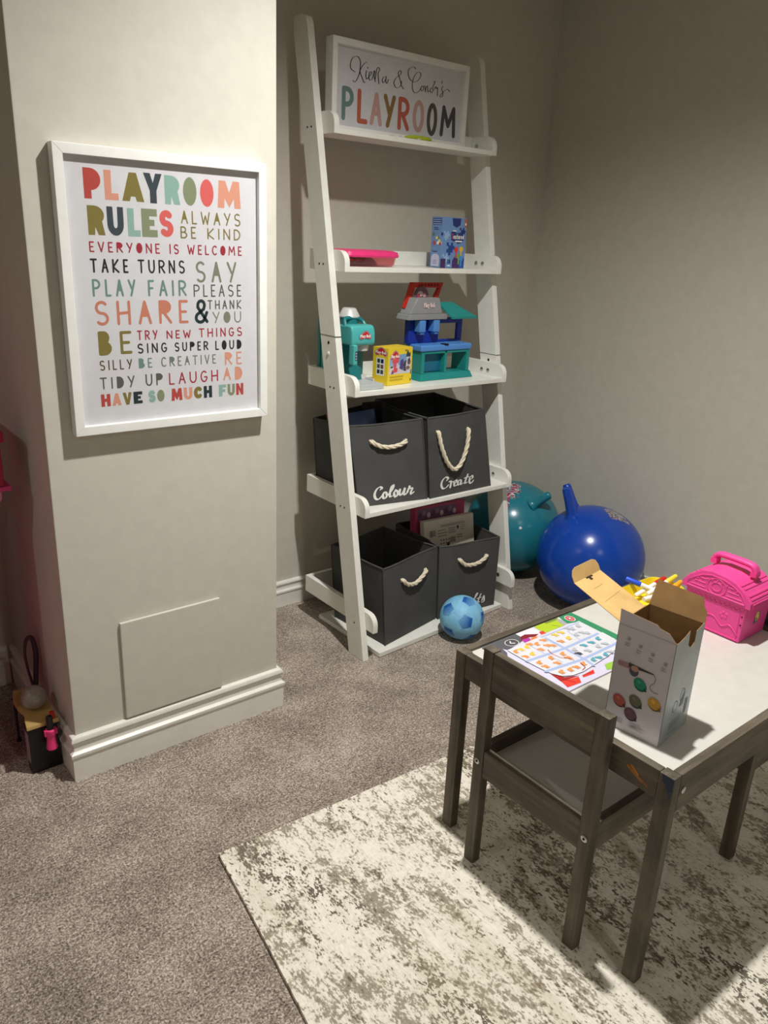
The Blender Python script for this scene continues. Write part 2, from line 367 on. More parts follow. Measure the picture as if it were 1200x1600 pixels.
class Flat(MB):
    """print on a flat face: origin o, axes u and v (metres); each layer lies a hair above the one before"""
    def __init__(s, o, u, v, eps=.000012, lift=.0003):
        super().__init__(); s.o = Vector(o); s.u = Vector(u).normalized(); s.vv = Vector(v).normalized(); s.nn = s.u.cross(s.vv); s.h = lift; s.eps = eps; s.lvl = 1
    def P(s, x, y): return s.o+s.u*x+s.vv*y+s.nn*s.h
    def poly(s, pts, c): s.add([s.P(*p) for p in pts], [tuple(range(len(pts)))], rgb(*c)); s.h += s.eps; return s
    def rect(s, x0, y0, x1, y1, c): return s.poly([(x0, y0), (x1, y0), (x1, y1), (x0, y1)], c)
    def disc(s, x, y, rx, ry, c, n=24, rot=0):
        cr, sr = math.cos(rot), math.sin(rot)
        return s.poly([(x+rx*math.cos(t)*cr-ry*math.sin(t)*sr, y+rx*math.cos(t)*sr+ry*math.sin(t)*cr) for t in [2*PI*k/n for k in range(n)]], c)
    def stroke(s, pts, w_, c, cap=8, nib=None):
        k = rgb(*c); P = [Vector(p[:2]) for p in pts]; h0 = s.h
        for lv, (vs, fs) in enumerate(ribbon(P, [w_/2]*len(P) if nib is None else nib_widths(P, w_, nib))):
            s.h = h0+5e-6*(lv+s.lvl+1); s.add([s.P(v.x, v.y) for v in vs], fs, k)
        s.h = h0; s.lvl = (s.lvl+lv+1) % 24
        return s
    def glyph(s, ch, x0, y0, w_, h, sw, c, fill=False):
        k = sw/2
        f = lambda p: (x0+k+p[0]*max(w_-sw, .0001), y0+k+p[1]*(h-sw))
        if fill and ch in FILL:
            for pl in FILL[ch]: s.add([s.P(*f(p)) for p in pl], [tuple(range(len(pl)))], rgb(*c))
        for st in GL[ch]: s.stroke([f(p) for p in st], sw, c)
    def word(s, txt, x0, x1, y0, y1, sw, c, fills='', gap=.55):
        h = y1-y0; ws = [WID.get(ch, 1) for ch in txt]; tot = sum(ws)+gap*(len(txt)-1); x = x0; s.h += s.eps
        for i, ch in enumerate(txt):
            w_ = ws[i]/tot*(x1-x0); cc = c[i % len(c)] if isinstance(c, list) else c
            s.glyph(ch, x, y0, w_, h, sw, cc, i in fills if not isinstance(fills, str) else ch in fills); x += w_+gap/tot*(x1-x0)
        return s
    def bold(s, txt, x0, x1, y0, y1, cols, gap=.18):
        ws = [1.25 if ch == 'M' else 1 for ch in txt]; tot = sum(ws)+gap*(len(txt)-1); x = x0; s.h += s.eps
        for i, ch in enumerate(txt):
            w_ = ws[i]/tot*(x1-x0); c = cols[i]
            if ch in BOLD:
                for pl in BOLD[ch]: s.add([s.P(x+p[0]*w_, y0+p[1]*(y1-y0)) for p in pl], [tuple(range(len(pl)))], rgb(*c))
            else: s.glyph(ch, x, y0, w_, y1-y0, w_*.42, c)
            x += w_+gap/tot*(x1-x0)
        return s
    def script(s, strokes, w_, c, nib=None, n=6):
        s.h += s.eps
        for st in strokes: s.stroke([tuple(p) for p in smoothline([(a, b, 0) for a, b in st], n)], w_, c, nib=nib)
        return s
    def lines(s, x0, y0, x1, y1, n, c, th=.4, ragged=.3):
        """small print far too fine to read: plain bars"""
        for i in range(n):
            y = y1-(y1-y0)*(i+.5)/n; hh = (y1-y0)/n*th/2; s.rect(x0, y-hh, x1-(x1-x0)*ragged*random.random(), y+hh, c)
        return s
    def build(s, name, m, parent, **kw): return MB.build(s, name, m, parent, smooth=0, fixn=False, **kw)
def cloud_logo(F, x, y, w_, h):
    """the red cloud badge with white rounded letters"""
    base = arc(.0, -.05, 1, 1, 0, 0, 1)[:0]
    def cl(k): 
        pts = []
        for cx, cy, r, a0, a1 in ((.62, -.1, .36, -70, 75), (.05, .18, .5, 35, 145), (-.62, -.1, .36, 105, 250)):
            pts += [(cx+r*k*math.cos(math.radians(a0+(a1-a0)*i/8)), cy+r*k*math.sin(math.radians(a0+(a1-a0)*i/8))) for i in range(9)]
        pts += [(-.25, -.3-.1*(k-1)), (.25, -.3-.1*(k-1))]
        return [(x+p[0]*w_/2, y+p[1]*h/1.25) for p in pts]
    F.poly(cl(1.22), (62, 44, 96)); F.poly(cl(1.1), (232, 214, 214)); F.poly(cl(1.0), (196, 40, 52))
    F.word('Play-Doh', x-w_*.44, x+w_*.44, y-h*.17, y+h*.2, h*.085, (246, 244, 240), gap=.25)
    return F

# ================================================================== THE ROOM
XL, XR, YF, YB = -2.30, 2.495, -2.10, 2.172      # wall faces
PX0, PX1, PY = .441, .988, 1.641                   # the boxed pillar
m = MB(); m.box((XL-.1, YF-.1, -.06), (XR+.1, YB+.1, 0)); struct('floor', m, CARPET)
m = MB(); m.box((XL-.1, YF-.1, CEIL), (XR+.1, YB+.1, CEIL+.1)); struct('ceiling', m, CEILM)
m = MB(); m.box((XL-.1, YB, 0), (XR+.1, YB+.1, CEIL)); struct('wall_back', m, WALL)
m = MB(); m.box((XR, YF-.1, 0), (XR+.1, YB, CEIL)); struct('wall_right', m, WALL)
m = MB(); m.box((XL-.1, YF-.1, 0), (XL, YB, CEIL)); struct('wall_left', m, WALL)
m = MB(); m.box((XL, YF-.1, 0), (XR, YF, CEIL)); struct('wall_front', m, WALL)
m = MB(); m.hexa([(XL, 1.44, BULK), (XR, 1.44, BULK), (XR, YB, BULK), (XL, YB, BULK)], [(XL, 1.44, CEIL), (XR, 1.44, CEIL), (XR, YB, CEIL), (XL, YB, CEIL)]); m.box((1.645, YF, BULK), (XR, 1.44, CEIL)); struct('ceiling_bulkhead', m, WALL)
m = MB(); m.box((PX0, PY, 0), (PX1, YB, BULK)); struct('wall_pillar', m, WALL, bevel=.003)
def baseboard(name, path, h):
    """moulded skirting swept along a plan path; the room lies to the right of the path"""
    prof = [(0, 0), (.013, 0), (.0135, .060), (.0155, .063), (.017, .068), (.0165, .074), (.013, .0765), (.0085, .079), (.007, .088), (.008, .096), (.0105, .0985), (.0105, .102), (.013, .1045), (.0125, .110), (.010, .1145), (.004, .117), (0, .117)]
    prof = [(d, z*h/.117) for d, z in prof]; P = [Vector((*p, 0)) for p in path]; n = len(P); k = len(prof); vs = []
    for i, p in enumerate(P):
        d0 = (P[i]-P[i-1]).normalized() if i else None; d1 = (P[i+1]-P[i]).normalized() if i < n-1 else None
        nr = [Vector((d.y, -d.x, 0)) for d in (d0, d1) if d is not None]
        if len(nr) == 2: b = nr[0]+nr[1]; off = b/(b.dot(nr[0]))
        else: off = nr[0]
        vs += [p+off*d+Vector((0, 0, z)) for d, z in prof]
    m = MB(); m.add(vs, [(i*k+j, i*k+j+1, (i+1)*k+j+1, (i+1)*k+j) for i in range(n-1) for j in range(k-1)]+[tuple(range(k)), tuple((n-1)*k+j for j in range(k-1, -1, -1))])
    return struct(name, m, TRIM, smooth=28)
baseboard('baseboard_pillar', [(PX0, YB), (PX0, PY), (PX1, PY), (PX1, YB)][::1], .117)
baseboard('baseboard_back', [(PX1+.018, YB), (XR-.018, YB)], .094)
baseboard('baseboard_right', [(XR, YB), (XR, YF)], .094)
baseboard('baseboard_left', [(XL, YF), (XL, YB)], .094)
baseboard('baseboard_alcove', [(XL+.018, YB), (PX0-.018, YB)], .117)
t = thing('access_panel', 'small square painted access panel low on the pillar above the baseboard', 'panel', (.69, PY, .245))
m = MB(); m.box((.562, PY-.009, .121), (.818, PY, .378)); m.build('cover_plate', WALL, t, bevel=.003)

# rug, laid askew under the table and chairs
def rug():
    c0, c1, c2 = Vector((.586, 1.219, 0)), Vector((1.245, 1.182, 0)), Vector((.532, .799, 0))
    ux = (c1-c0).normalized(); uy = (c2-c0).normalized(); W_, L_ = 1.62, 2.35; nx, ny = 60, 80; vs = []; H = .009
    for j in range(ny+1):
        for i in range(nx+1):
            a, b = i/nx, j/ny; p = c0+ux*W_*a+uy*L_*b
            p += ux*.006*math.sin(b*7+1)*(1-min(1, a*3)) ; p.z = H+.0006*math.sin(a*40)*math.sin(b*31); vs.append(p)
    fs = [(j*(nx+1)+i, (j+1)*(nx+1)+i, (j+1)*(nx+1)+i+1, j*(nx+1)+i+1) for j in range(ny) for i in range(nx)]
    edge = [i for i in range(nx+1)]+[(j+1)*(nx+1)-1 for j in range(1, ny+1)]+[ny*(nx+1)+i for i in range(nx-1, -1, -1)]+[j*(nx+1) for j in range(ny-1, 0, -1)]
    b = len(vs); vs += [Vector((vs[e].x, vs[e].y, .0003)) for e in edge]; n = len(edge)
    fs += [(edge[i], edge[(i+1) % n], b+(i+1) % n, b+i) for i in range(n)]+[tuple(b+i for i in range(n))]
    m = MB(); m.add(vs, fs); o = m.build('area_rug', RUG, None, smooth=40)
    tag(o, 'cream and taupe distressed woven rug under the small wooden table', 'rug')
rug()

# ================================================================== FRAMED POSTER ON THE PILLAR
def frame_bars(m, x0, x1, z0, z1, w_, y0, y1):
    """four mitred bars; y0 front, y1 back"""
    o = [(x0, z0), (x1, z0), (x1, z1), (x0, z1)]; i = [(x0+w_, z0+w_), (x1-w_, z0+w_), (x1-w_, z1-w_), (x0+w_, z1-w_)]
    for k in range(4):
        a, b, c, d = o[k], o[(k+1) % 4], i[(k+1) % 4], i[k]
        m.hexa([(p[0], y1, p[1]) for p in (a, b, c, d)], [(p[0], y0, p[1]) for p in (a, b, c, d)])
t = thing('framed_poster', 'white framed playroom rules poster in coloured lettering hung on the pillar', 'poster', (.721, PY, .835))
fx0, fx1, fz0, fz1, fy = .4955, .9465, .8345, 1.3905, 1.6145
m = MB(); frame_bars(m, fx0, fx1, fz0, fz1, .0190, fy, PY-.001); m.build('frame', FRAMEW, t, bevel=.0012)
m = MB(); m.box((fx0+.018, 1.6255, fz0+.018), (fx1-.018, 1.6300, fz1-.018)); m.build('print_sheet', PAPER, t, smooth=0)
RED, PEACH, OLIVE, NAVY, AQUA, SAGE, CORAL = (190, 74, 68), (224, 158, 134), (134, 122, 62), (60, 72, 80), (146, 184, 172), (138, 148, 116), (222, 104, 100)
CRIM, INKB, TEALG, GREYG, TERRA, DKG, DKGREEN = (168, 44, 62), (30, 36, 46), (112, 146, 140), (128, 134, 116), (208, 132, 108), (92, 96, 88), (26, 52, 56)
F = Flat((0, 1.6255, 0), (1, 0, 0), (0, 0, 1), eps=0, lift=.00015)
for ch, a, b, c, d, k in (('P',.552,.585,1.296,1.351,RED),('L',.592,.619,1.296,1.350,PEACH),('A',.626,.671,1.296,1.349,OLIVE),('Y',.671,.710,1.295,1.351,NAVY),('R',.715,.748,1.295,1.350,AQUA),('O',.755,.785,1.295,1.350,SAGE),('O',.793,.824,1.295,1.349,CORAL),('M',.833,.888,1.295,1.349,PEACH),
    ('R',.555,.588,1.230,1.284,OLIVE),('U',.593,.626,1.230,1.284,NAVY),('L',.634,.660,1.230,1.283,AQUA),('E',.663,.696,1.230,1.284,SAGE)): F.bold(ch, a, b, c, d, [k])
sx0, sx1, sz0, sz1 = .700, .7315, 1.2315, 1.2835; k = .0125/2
F.stroke([(sx0+k+p[0]*(sx1-sx0-2*k), sz0+k+p[1]*(sz1-sz0-2*k)) for p in S_], .0125, CORAL)
for wd, a, b, c, d, sw, k, fl in (('ALWAYS',.748,.887,1.259,1.285,.0028,OLIVE,[0, 3]),('BE',.746,.781,1.230,1.254,.0028,OLIVE,''),('KIND',.807,.886,1.230,1.253,.0028,OLIVE,''),
    ('EVERYONE',.554,.699,1.198,1.218,.0027,CRIM,'RO'),('IS',.720,.741,1.198,1.218,.0027,CRIM,''),('WELCOME',.760,.889,1.198,1.218,.0027,CRIM,'O'),
    ('TAKE',.553,.630,1.159,1.186,.0037,INKB,''),('TURNS',.650,.753,1.159,1.186,.0034,INKB,''),('PLAY',.554,.643,1.113,1.147,.0042,TEALG,[2]),('FAIR',.669,.755,1.113,1.146,.0042,TEALG,''),
    ('SAY',.777,.875,1.141,1.185,.0048,GREYG,'A'),('PLEASE',.771,.886,1.111,1.137,.0028,DKG,''),('SHARE',.555,.757,1.056,1.105,.0058,TERRA,'AR'),('&',.771,.804,1.054,1.106,.0068,DKGREEN,''),
    ('THANK',.803,.886,1.084,1.104,.0026,DKG,''),('YOU',.814,.885,1.054,1.079,.0026,GREYG,'O'),('B',.558,.585,.996,1.045,.006,OLIVE,'B'),('E',.603,.628,.997,1.044,.006,OLIVE,''),
    ('TRY',.640,.685,1.024,1.044,.0027,CRIM,''),('NEW',.705,.761,1.024,1.042,.0027,CRIM,''),('THINGS',.780,.887,1.024,1.044,.0027,CRIM,''),
    ('SING',.639,.705,.996,1.017,.003,INKB,''),('SUPER',.722,.802,.996,1.016,.003,INKB,'P'),('LOUD',.819,.885,.995,1.016,.003,INKB,'OD'),
    ('SILLY',.557,.626,.965,.986,.0027,(92, 86, 58),''),('BE',.640,.670,.965,.986,.0027,TEALG,'B'),('CREATIVE',.690,.820,.965,.986,.0025,(118, 130, 124),'RA'),('RE',.842,.885,.960,.989,.0036,PEACH,'R'),('AD',.837,.886,.925,.955,.0036,PEACH,'AD'),
    ('TIDY',.555,.629,.926,.951,.003,DKG,'D'),('UP',.653,.692,.926,.952,.0032,DKG,'P'),('LAUGH',.706,.824,.925,.951,.003,CRIM,'')): F.word(wd, a, b, c, d, sw, k, fl)
for wd, a, b, c, d, ks in (('HAVE',.555,.644,.890,.916,[RED, PEACH, OLIVE, DKGREEN]),('SO',.657,.694,.890,.916,[AQUA, SAGE]),('MUCH',.710,.808,.889,.916,[RED, PEACH, OLIVE, DKGREEN]),('FUN',.825,.888,.889,.916,[AQUA, SAGE, RED])): F.bold(wd, a, b, c, d, ks)
F.build('lettering', INK, t)
m = MB(); m.box((fx0+.019, 1.6218, fz0+.019), (fx1-.019, 1.6232, fz1-.019)); m.build('glass_pane', GLASS, t, smooth=0)

# ================================================================== LADDER SHELF
LX0, LX1, RX0, RX1 = 1.329, 1.351, 1.988, 2.010
SY = lambda z: 1.690+.197*z                         # front edge of the stiles
TIERS = [(1.943, 1.515), (1.876, 1.154), (1.808, .808), (1.738, .455), (1.675, .097)]   # front y, underside z
lad = thing('ladder_shelf', 'tall white leaning ladder shelf with five tiers in the alcove', 'shelf', (1.67, 1.85, 0))
for x0, x1 in ((LX0, LX1), (RX0, RX1)):
    d = .078; zt = 1.815; yb = 2.118
    zj = (yb-d-1.690)/.197
    poly = [(SY(0), 0), (SY(0)+d, 0), (SY(zj)+d, zj), (yb, zt-.004), (yb-.006, zt), (SY(zt)+.03, zt), (SY(zt)+.012, zt-.006), (SY(zt)+.003, zt-.022), (SY(.716), .716)]
    m = MB(); m.prism(poly, lambda y, z, x=x0: (x, y, z), lambda y, z, x=x1: (x, y, z)); st = m.build('stile', WHITE, lad, bevel=.0015)
    # the joint half way up and the two screws beside it
    zz = .974 if x0 == LX0 else .890
    j = MB(); e = .0006
    for ya, yb2, xa, xb in ((SY(zz)-e, SY(zz)+.0005, x0-e, x1+e), (SY(zz), SY(zz)+d, x0-e, x0+.0005), (SY(zz), SY(zz)+d, x1-.0005, x1+e)): j.box((xa, ya, zz-.0007), (xb, yb2, zz+.0007))
    j.build('joint_line', HOLE, st, smooth=0)
    for s_, xx in ((-1, x0), (1, x1)):
        q = MB(); q.lathe([(.0062, 0), (.0062, .0016), (.003, .003)], (xx, SY(zz)+.034, zz-.052), (s_, 0, 0), 16); q.build('screw_cap', WHITE if s_ < 0 else STEEL, st)
        q = MB(); q.lathe([(.0045, 0), (.0045, .0006)], (xx, SY(zz)+.034, zz-.02 if s_ < 0 else zz+.02), (s_, 0, 0), 16); q.build('screw_hole', HOLE, st)
for i, (yf, z) in enumerate(TIERS):
    yb = 2.056; h = .058
    sh = None
    if i < 4:
        m = MB(); m.box((LX1+.0185, yf+.002, z), (RX0-.0185, yb, z+.014)); sh = m.build('shelf_board', WHITE, lad, bevel=.001)
    def side(x0, x1):
        R = .034; p = [(yf, z), (yf, z+h-R)]+[(yf+R-R*math.cos(a), z+h-R+R*math.sin(a)) for a in (.3, .6, .9, 1.2)]+[(yf+R, z+h), (yb, z+h), (yb, z)]
        m = MB(); m.prism(p, lambda y, zz: (x0, y, zz), lambda y, zz: (x1, y, zz)); return m.build('side_panel', WHITE, lad, bevel=.0012)
    a = side(LX1+.0003, LX1+.018); b = side(RX0-.018, RX0-.0003)
    m = MB(); m.box((LX1+.0185, yb-.013, z+.0145), (RX0-.0185, yb, z+h)); m.build('back_rail', WHITE, lad, bevel=.001)
    for k in (0, 1):
        yy = SY(z+.03)+.025+k*.03
        q = MB(); q.lathe([(.0068, 0), (.0068, .0015), (.004, .003)], (RX0-.018, yy, z+.030), (-1, 0, 0), 16); q.build('screw_cap', STEEL, b)
        if i != 4 or k == 0:
            q = MB(); q.lathe([(.0028, 0), (.0028, .0006)], (LX0, SY(z+.02)+.03+k*.02, z+.018), (-1, 0, 0), 12); q.build('screw_hole', HOLE, a)
m = MB(); m.hexa([(1.386, 1.681, .002), (1.975, 1.716, .002), (1.968, 2.01, .002), (1.378, 2.01, .002)], [(1.386, 1.681, .017), (1.975, 1.716, .017), (1.968, 2.01, .017), (1.378, 2.01, .017)])
tag(m.build('loose_shelf_board', WHITE, None, bevel=.001), 'white shelf board lying on the carpet under the lower two storage bins', 'board')

# ================================================================== TOP SHELF
t = thing('framed_sign', 'white framed family playroom sign standing on the top shelf', 'sign', (1.645, 2.03, 1.5295))
ax0, ax1, az0, az1 = 1.387, 1.906, 1.5295, 1.765
m = MB(); frame_bars(m, ax0, ax1, az0, az1, .0165, 2.008, 2.043); m.build('frame', FRAMEW, t, bevel=.001)
m = MB(); m.box((ax0+.014, 2.020, az0+.014), (ax1-.014, 2.026, az1-.014)); m.build('print_sheet', PAPER, t, smooth=0)
F = Flat((0, 2.020, 0), (1, 0, 0), (0, 0, 1), eps=0, lift=.00015)
for ch, a, b, c, d, k in (('P',1.428,1.470,1.561,1.649,(112, 140, 140)),('L',1.483,1.522,1.559,1.649,(196, 98, 78)),('A',1.529,1.575,1.559,1.647,(206, 164, 156)),('Y',1.578,1.624,1.559,1.648,(146, 112, 62)),('R',1.634,1.680,1.558,1.648,(196, 98, 78)),('O',1.692,1.738,1.559,1.648,(206, 164, 156)),('O',1.749,1.792,1.555,1.647,(78, 76, 66)),('M',1.805,1.871,1.558,1.647,(62, 64, 74))):
    F.h += F.eps; F.glyph(ch, a, c, b-a, d-c, .0135, k)
SIGN = [[(1.4714,1.688),(1.4581,1.6937),(1.4549,1.7045),(1.4613,1.7205),(1.4769,1.7279),(1.4878,1.7208),(1.4896,1.7047),(1.4859,1.6838),(1.4742,1.6642),(1.4652,1.6655)],[(1.5113,1.7186),(1.5008,1.7114),(1.4891,1.6931),(1.4969,1.6777),(1.5047,1.6664),(1.5093,1.6679)],[(1.5116,1.6964),(1.51,1.6847),(1.5133,1.6761),(1.5186,1.6802)],[(1.5156,1.7039),(1.5166,1.7061)],[(1.5186,1.6802),(1.529,1.6913),(1.5298,1.6965),(1.5244,1.6957),(1.5209,1.6849),(1.5243,1.6751),(1.5332,1.6802),(1.5396,1.7005),(1.5423,1.697),(1.5403,1.6864),(1.5446,1.6741)],[(1.5434,1.6765),(1.5471,1.6965),(1.5485,1.7057),(1.5537,1.7116),(1.5595,1.7073),(1.5545,1.6975),(1.555,1.6885),(1.5585,1.6708)],[(1.581,1.6922),(1.5736,1.6886),(1.5704,1.6803),(1.5744,1.6751),(1.5815,1.6831),(1.5836,1.6926),(1.5836,1.6795),(1.5876,1.6753),(1.5927,1.686)],
 [(1.6348,1.7157),(1.6396,1.7125),(1.6356,1.704),(1.6208,1.6939),(1.6139,1.6811),(1.6204,1.67),(1.632,1.6703),(1.6411,1.6795),(1.6425,1.6877)],[(1.6348,1.7157),(1.6293,1.711),(1.6298,1.7031),(1.6363,1.6922),(1.6432,1.6771),(1.6515,1.6697)],
 [(1.6946,1.7285),(1.6844,1.7323),(1.6692,1.7248),(1.6661,1.7124),(1.6751,1.6976),(1.6913,1.6932),(1.7067,1.7007),(1.7157,1.7141),(1.7111,1.7215),(1.6993,1.7185),(1.6884,1.7049),(1.6839,1.6854),(1.6892,1.6685),(1.7014,1.6656),(1.7129,1.6731),(1.7177,1.6792)],[(1.722,1.6866),(1.7185,1.6793),(1.723,1.6733),(1.7287,1.6785),(1.7281,1.686),(1.722,1.6866)],[(1.7282,1.6847),(1.734,1.6882),(1.7373,1.6736),(1.7385,1.6833),(1.7441,1.6896),(1.7474,1.6749),(1.7533,1.6779)],[(1.7588,1.6861),(1.7561,1.6789),(1.7619,1.6741),(1.7676,1.6804),(1.7649,1.6877),(1.7588,1.6861)],[(1.7649,1.6877),(1.7736,1.706),(1.7677,1.703)],[(1.7734,1.6853),(1.7777,1.6928),(1.7815,1.6878),(1.7855,1.6897),(1.7866,1.669)],[(1.8036,1.7116),(1.8017,1.7049)],[(1.8078,1.6983),(1.8024,1.6892),(1.8072,1.6829),(1.8081,1.6732),(1.8036,1.6671),(1.7978,1.6705),(1.8114,1.6834),(1.8254,1.6923),(1.8366,1.6868)]]
F.script(SIGN, .0034, (24, 23, 24), nib=(.0007, math.radians(15)))
F.build('lettering', INK, t)
m = MB(); m.box((ax0+.0145, 2.0145, az0+.0145), (ax1-.0145, 2.0158, az1-.0145)); m.build('glass_pane', GLASS, t, smooth=0)
m = MB(); m.tube([(1.628, 1.975, 1.536), (1.640, 1.974, 1.5365), (1.66, 1.973, 1.537), (1.70, 1.972, 1.5375), (1.722, 1.971, 1.537), (1.731, 1.971, 1.536)], [.0015, .0045, .0065, .0068, .0055, .002], 12)
tag(m.build('slim_toy', mat('lime_plastic', (176, 190, 48), .4), None), 'lime green slim toy lying before the sign on the top shelf', 'toy')
CLEARB = mat('frosted_clear_plastic', (226, 226, 222), .2, .6)
for i, (x, y, s) in enumerate(((1.575, 1.968, .008), (1.601, 1.960, .006), (1.668, 1.957, .0055), (1.725, 1.956, .006))):
    m = MB(); m.lathe([(s*.3, 0), (s, s*.45), (s*.75, s*.8), (s*.3, s*.9)], (x, y, 1.5292), seg=7); o = m.build('plastic_gem', CLEARB, None, smooth=0)
    tag(o, ['clear plastic gem furthest left on the top shelf, largest of them', 'clear plastic gem second from left on the top shelf front edge', 'clear plastic gem below the lime toy on the top shelf', 'clear plastic gem furthest right on the top shelf front edge'][i], 'gem', 'clear gems on the top shelf')

# ================================================================== SECOND SHELF
Z2 = 1.1685
t = thing('lidded_tub', 'clear food tub with hot pink lid on the second shelf', 'container', (1.47, 1.955, Z2))
def rrect(x0, y0, x1, y1, r, n=5):
    out = []
    for cx, cy, a in ((x1-r, y1-r, 0), (x0+r, y1-r, 90), (x0+r, y0+r, 180), (x1-r, y0+r, 270)): out += [(cx+r*math.cos(math.radians(a+90*i/n)), cy+r*math.sin(math.radians(a+90*i/n))) for i in range(n+1)]
    return out
def loft(m, loops, cap0=True, cap1=True):
    n = len(loops[0]); vs = [p for l in loops for p in l]
    fs = [(i*n+k, i*n+(k+1) % n, (i+1)*n+(k+1) % n, (i+1)*n+k) for i in range(len(loops)-1) for k in range(n)]
    if cap0: fs.append(tuple(range(n-1, -1, -1)))
    if cap1: fs.append(tuple((len(loops)-1)*n+k for k in range(n)))
    return m.add(vs, fs)
def rlp(x0, y0, x1, y1, r, z, n=5): return [(x, y, z) for x, y in rrect(x0, y0, x1, y1, r, n)]
m = MB(); loft(m, [rlp(1.386, 1.918, 1.566, 2.012, .022, Z2+.0005), rlp(1.380, 1.912, 1.572, 2.018, .024, Z2+.006), rlp(1.376, 1.908, 1.576, 2.022, .025, Z2+.029), rlp(1.378, 1.910, 1.574, 2.020, .024, Z2+.029), rlp(1.383, 1.915, 1.569, 2.015, .022, Z2+.007), rlp(1.388, 1.920, 1.564, 2.010, .02, Z2+.003)])
m.build('tub', clear_mat('pink_tinted_clear_plastic', (.90, .62, .64), rough=.12), t)
m = MB(); loft(m, [rlp(1.3725, 1.903, 1.580, 2.026, .028, Z2+.026), rlp(1.3715, 1.901, 1.582, 2.028, .029, Z2+.031), rlp(1.3735, 1.904, 1.579, 2.025, .028, Z2+.041), rlp(1.385, 1.916, 1.567, 2.012, .024, Z2+.0455), rlp(1.41, 1.935, 1.54, 1.99, .02, Z2+.047)]); m.build('lid', PINKP, t)
m = MB()
for i in range(26):
    a = random.random()*6.28; m.sphere((1.40+.10*random.random(), 1.93+.06*random.random(), Z2+.010+.012*random.random()), .008, 8, 6, (1.3*random.random()+.5, 1, .6))
m.build('contents', mat('deep_pink_putty', (206, 64, 96), .6), t)
F_ = None
t = thing('puzzle_box', 'blue jigsaw patterned game box standing on the second shelf', 'box', (1.80, 1.95, Z2))
A_, B_, C_ = Vector((1.757, 1.925, 0)), Vector((1.872, 1.936, 0)), Vector((1.7585, 1.976, 0))
H = .152
D_ = C_+(B_-A_)
m = MB(); m.hexa([(p.x, p.y, Z2+.0005) for p in (A_, B_, D_, C_)], [(p.x, p.y, Z2+H) for p in (A_, B_, D_, C_)]); m.build('carton', mat('blue_printed_carton', (112, 148, 198), .4, .4), t, bevel=.0008)
ux = (B_-A_); W_ = ux.length; F = Flat(A_+Vector((0, 0, Z2)), ux, (0, 0, 1))
NV, LB, W8 = (34, 52, 116), (150, 182, 220), (244, 242, 236)
def jig(F, x, y, r, c, n=0):
    F.poly([(x+r*k[0], y+r*k[1]) for k in ((-1,-1),(-.3,-1),(-.42,-1.4),(0,-1.65),(.42,-1.4),(.3,-1),(1,-1),(1,-.3),(1.4,-.42),(1.65,0),(1.4,.42),(1,.3),(1,1),(.3,1),(.4,.6),(0,.35),(-.4,.6),(-.3,1),(-1,1),(-1,.3),(-.6,.4),(-.35,0),(-.6,-.4),(-1,-.3))], c)
for p in (((.045, .150), (.050, .128), (.068, .122), (.085, .131), (.086, .150)), ): F.poly(p, NV)
jig(F, .094, .112, .011, NV); jig(F, .040, .062, .015, (26, 66, 140)); jig(F, .072, .098, .012, (88, 128, 186)); jig(F, .02, .10, .011, LB); jig(F, .02, .03, .012, LB)
F.rect(.105, .125, W_-.001, .150, (196, 96, 52)); F.disc(.110, .134, .003, .004, W8)
F.rect(.0, .0, .024, .028, (70, 40, 92)); F.poly([(.056, .0), (.056, .022), (.064, .034), (.074, .03), (.084, .034), (.09, .0)], (74, 44, 104)); F.poly([(.09, .0), (.086, .03), (.098, .036), (W_-.001, .03), (W_-.001, 0)], (30, 84, 170))
for x, y, c in ((.072, .056, (220, 66, 52)), (.096, .058, (240, 186, 60)), (.086, .036, (126, 168, 70)), (.098, .030, (70, 150, 220))):
    F.disc(x, y, .0095, .0085, c); F.poly([(x-.003, y-.008), (x+.003, y-.008), (x+.004, y-.024), (x-.004, y-.024)], c)
F.poly([(.045, .084), (.042, .108), (.058, .114), (.066, .106), (.108, .108), (.109, .090), (.096, .078), (.078, .074), (.066, .080)], NV)
F.word('Textured', .046, .106, .088, .104, .0026, [(226, 74, 56), W8, W8, W8, W8, W8, W8, W8], gap=.2)
F.lines(.064, .078, .098, .085, 1, W8, .6, .1); F.rect(.05, .111, .066, .114, W8)
F.word('10', .033, .047, .012, .027, .0042, NV, gap=.3); F.lines(.034, .005, .047, .010, 1, W8, .7)
F.build('front_print', INKG, t)
ul = (A_-C_); F = Flat(C_+Vector((0, 0, Z2)), ul, (0, 0, 1)); wl = ul.length
F.rect(.004, .128, wl-.004, .148, (58, 76, 132)); F.lines(.006, .128, wl-.006, .147, 3, LB, .35, .2); F.lines(.012, .112, wl-.012, .122, 2, NV, .5)
for i in range(10): F.disc(.010+.05*random.random(), .062+.04*random.random(), .006, .005, random.choice([(236, 222, 120), W8, (190, 70, 90), NV, (90, 120, 90)]), 10)
F.lines(.008, .046, wl-.008, .052, 1, NV); F.poly([(.006, .004), (.006, .03)]+arc(wl/2, .03, wl/2-.006, .012, 180, 0)+[(wl-.006, .004)], (196, 198, 226)); F.lines(.016, .010, wl-.016, .024, 3, (120, 90, 150), .35)
F.build('side_print', INKG, t)

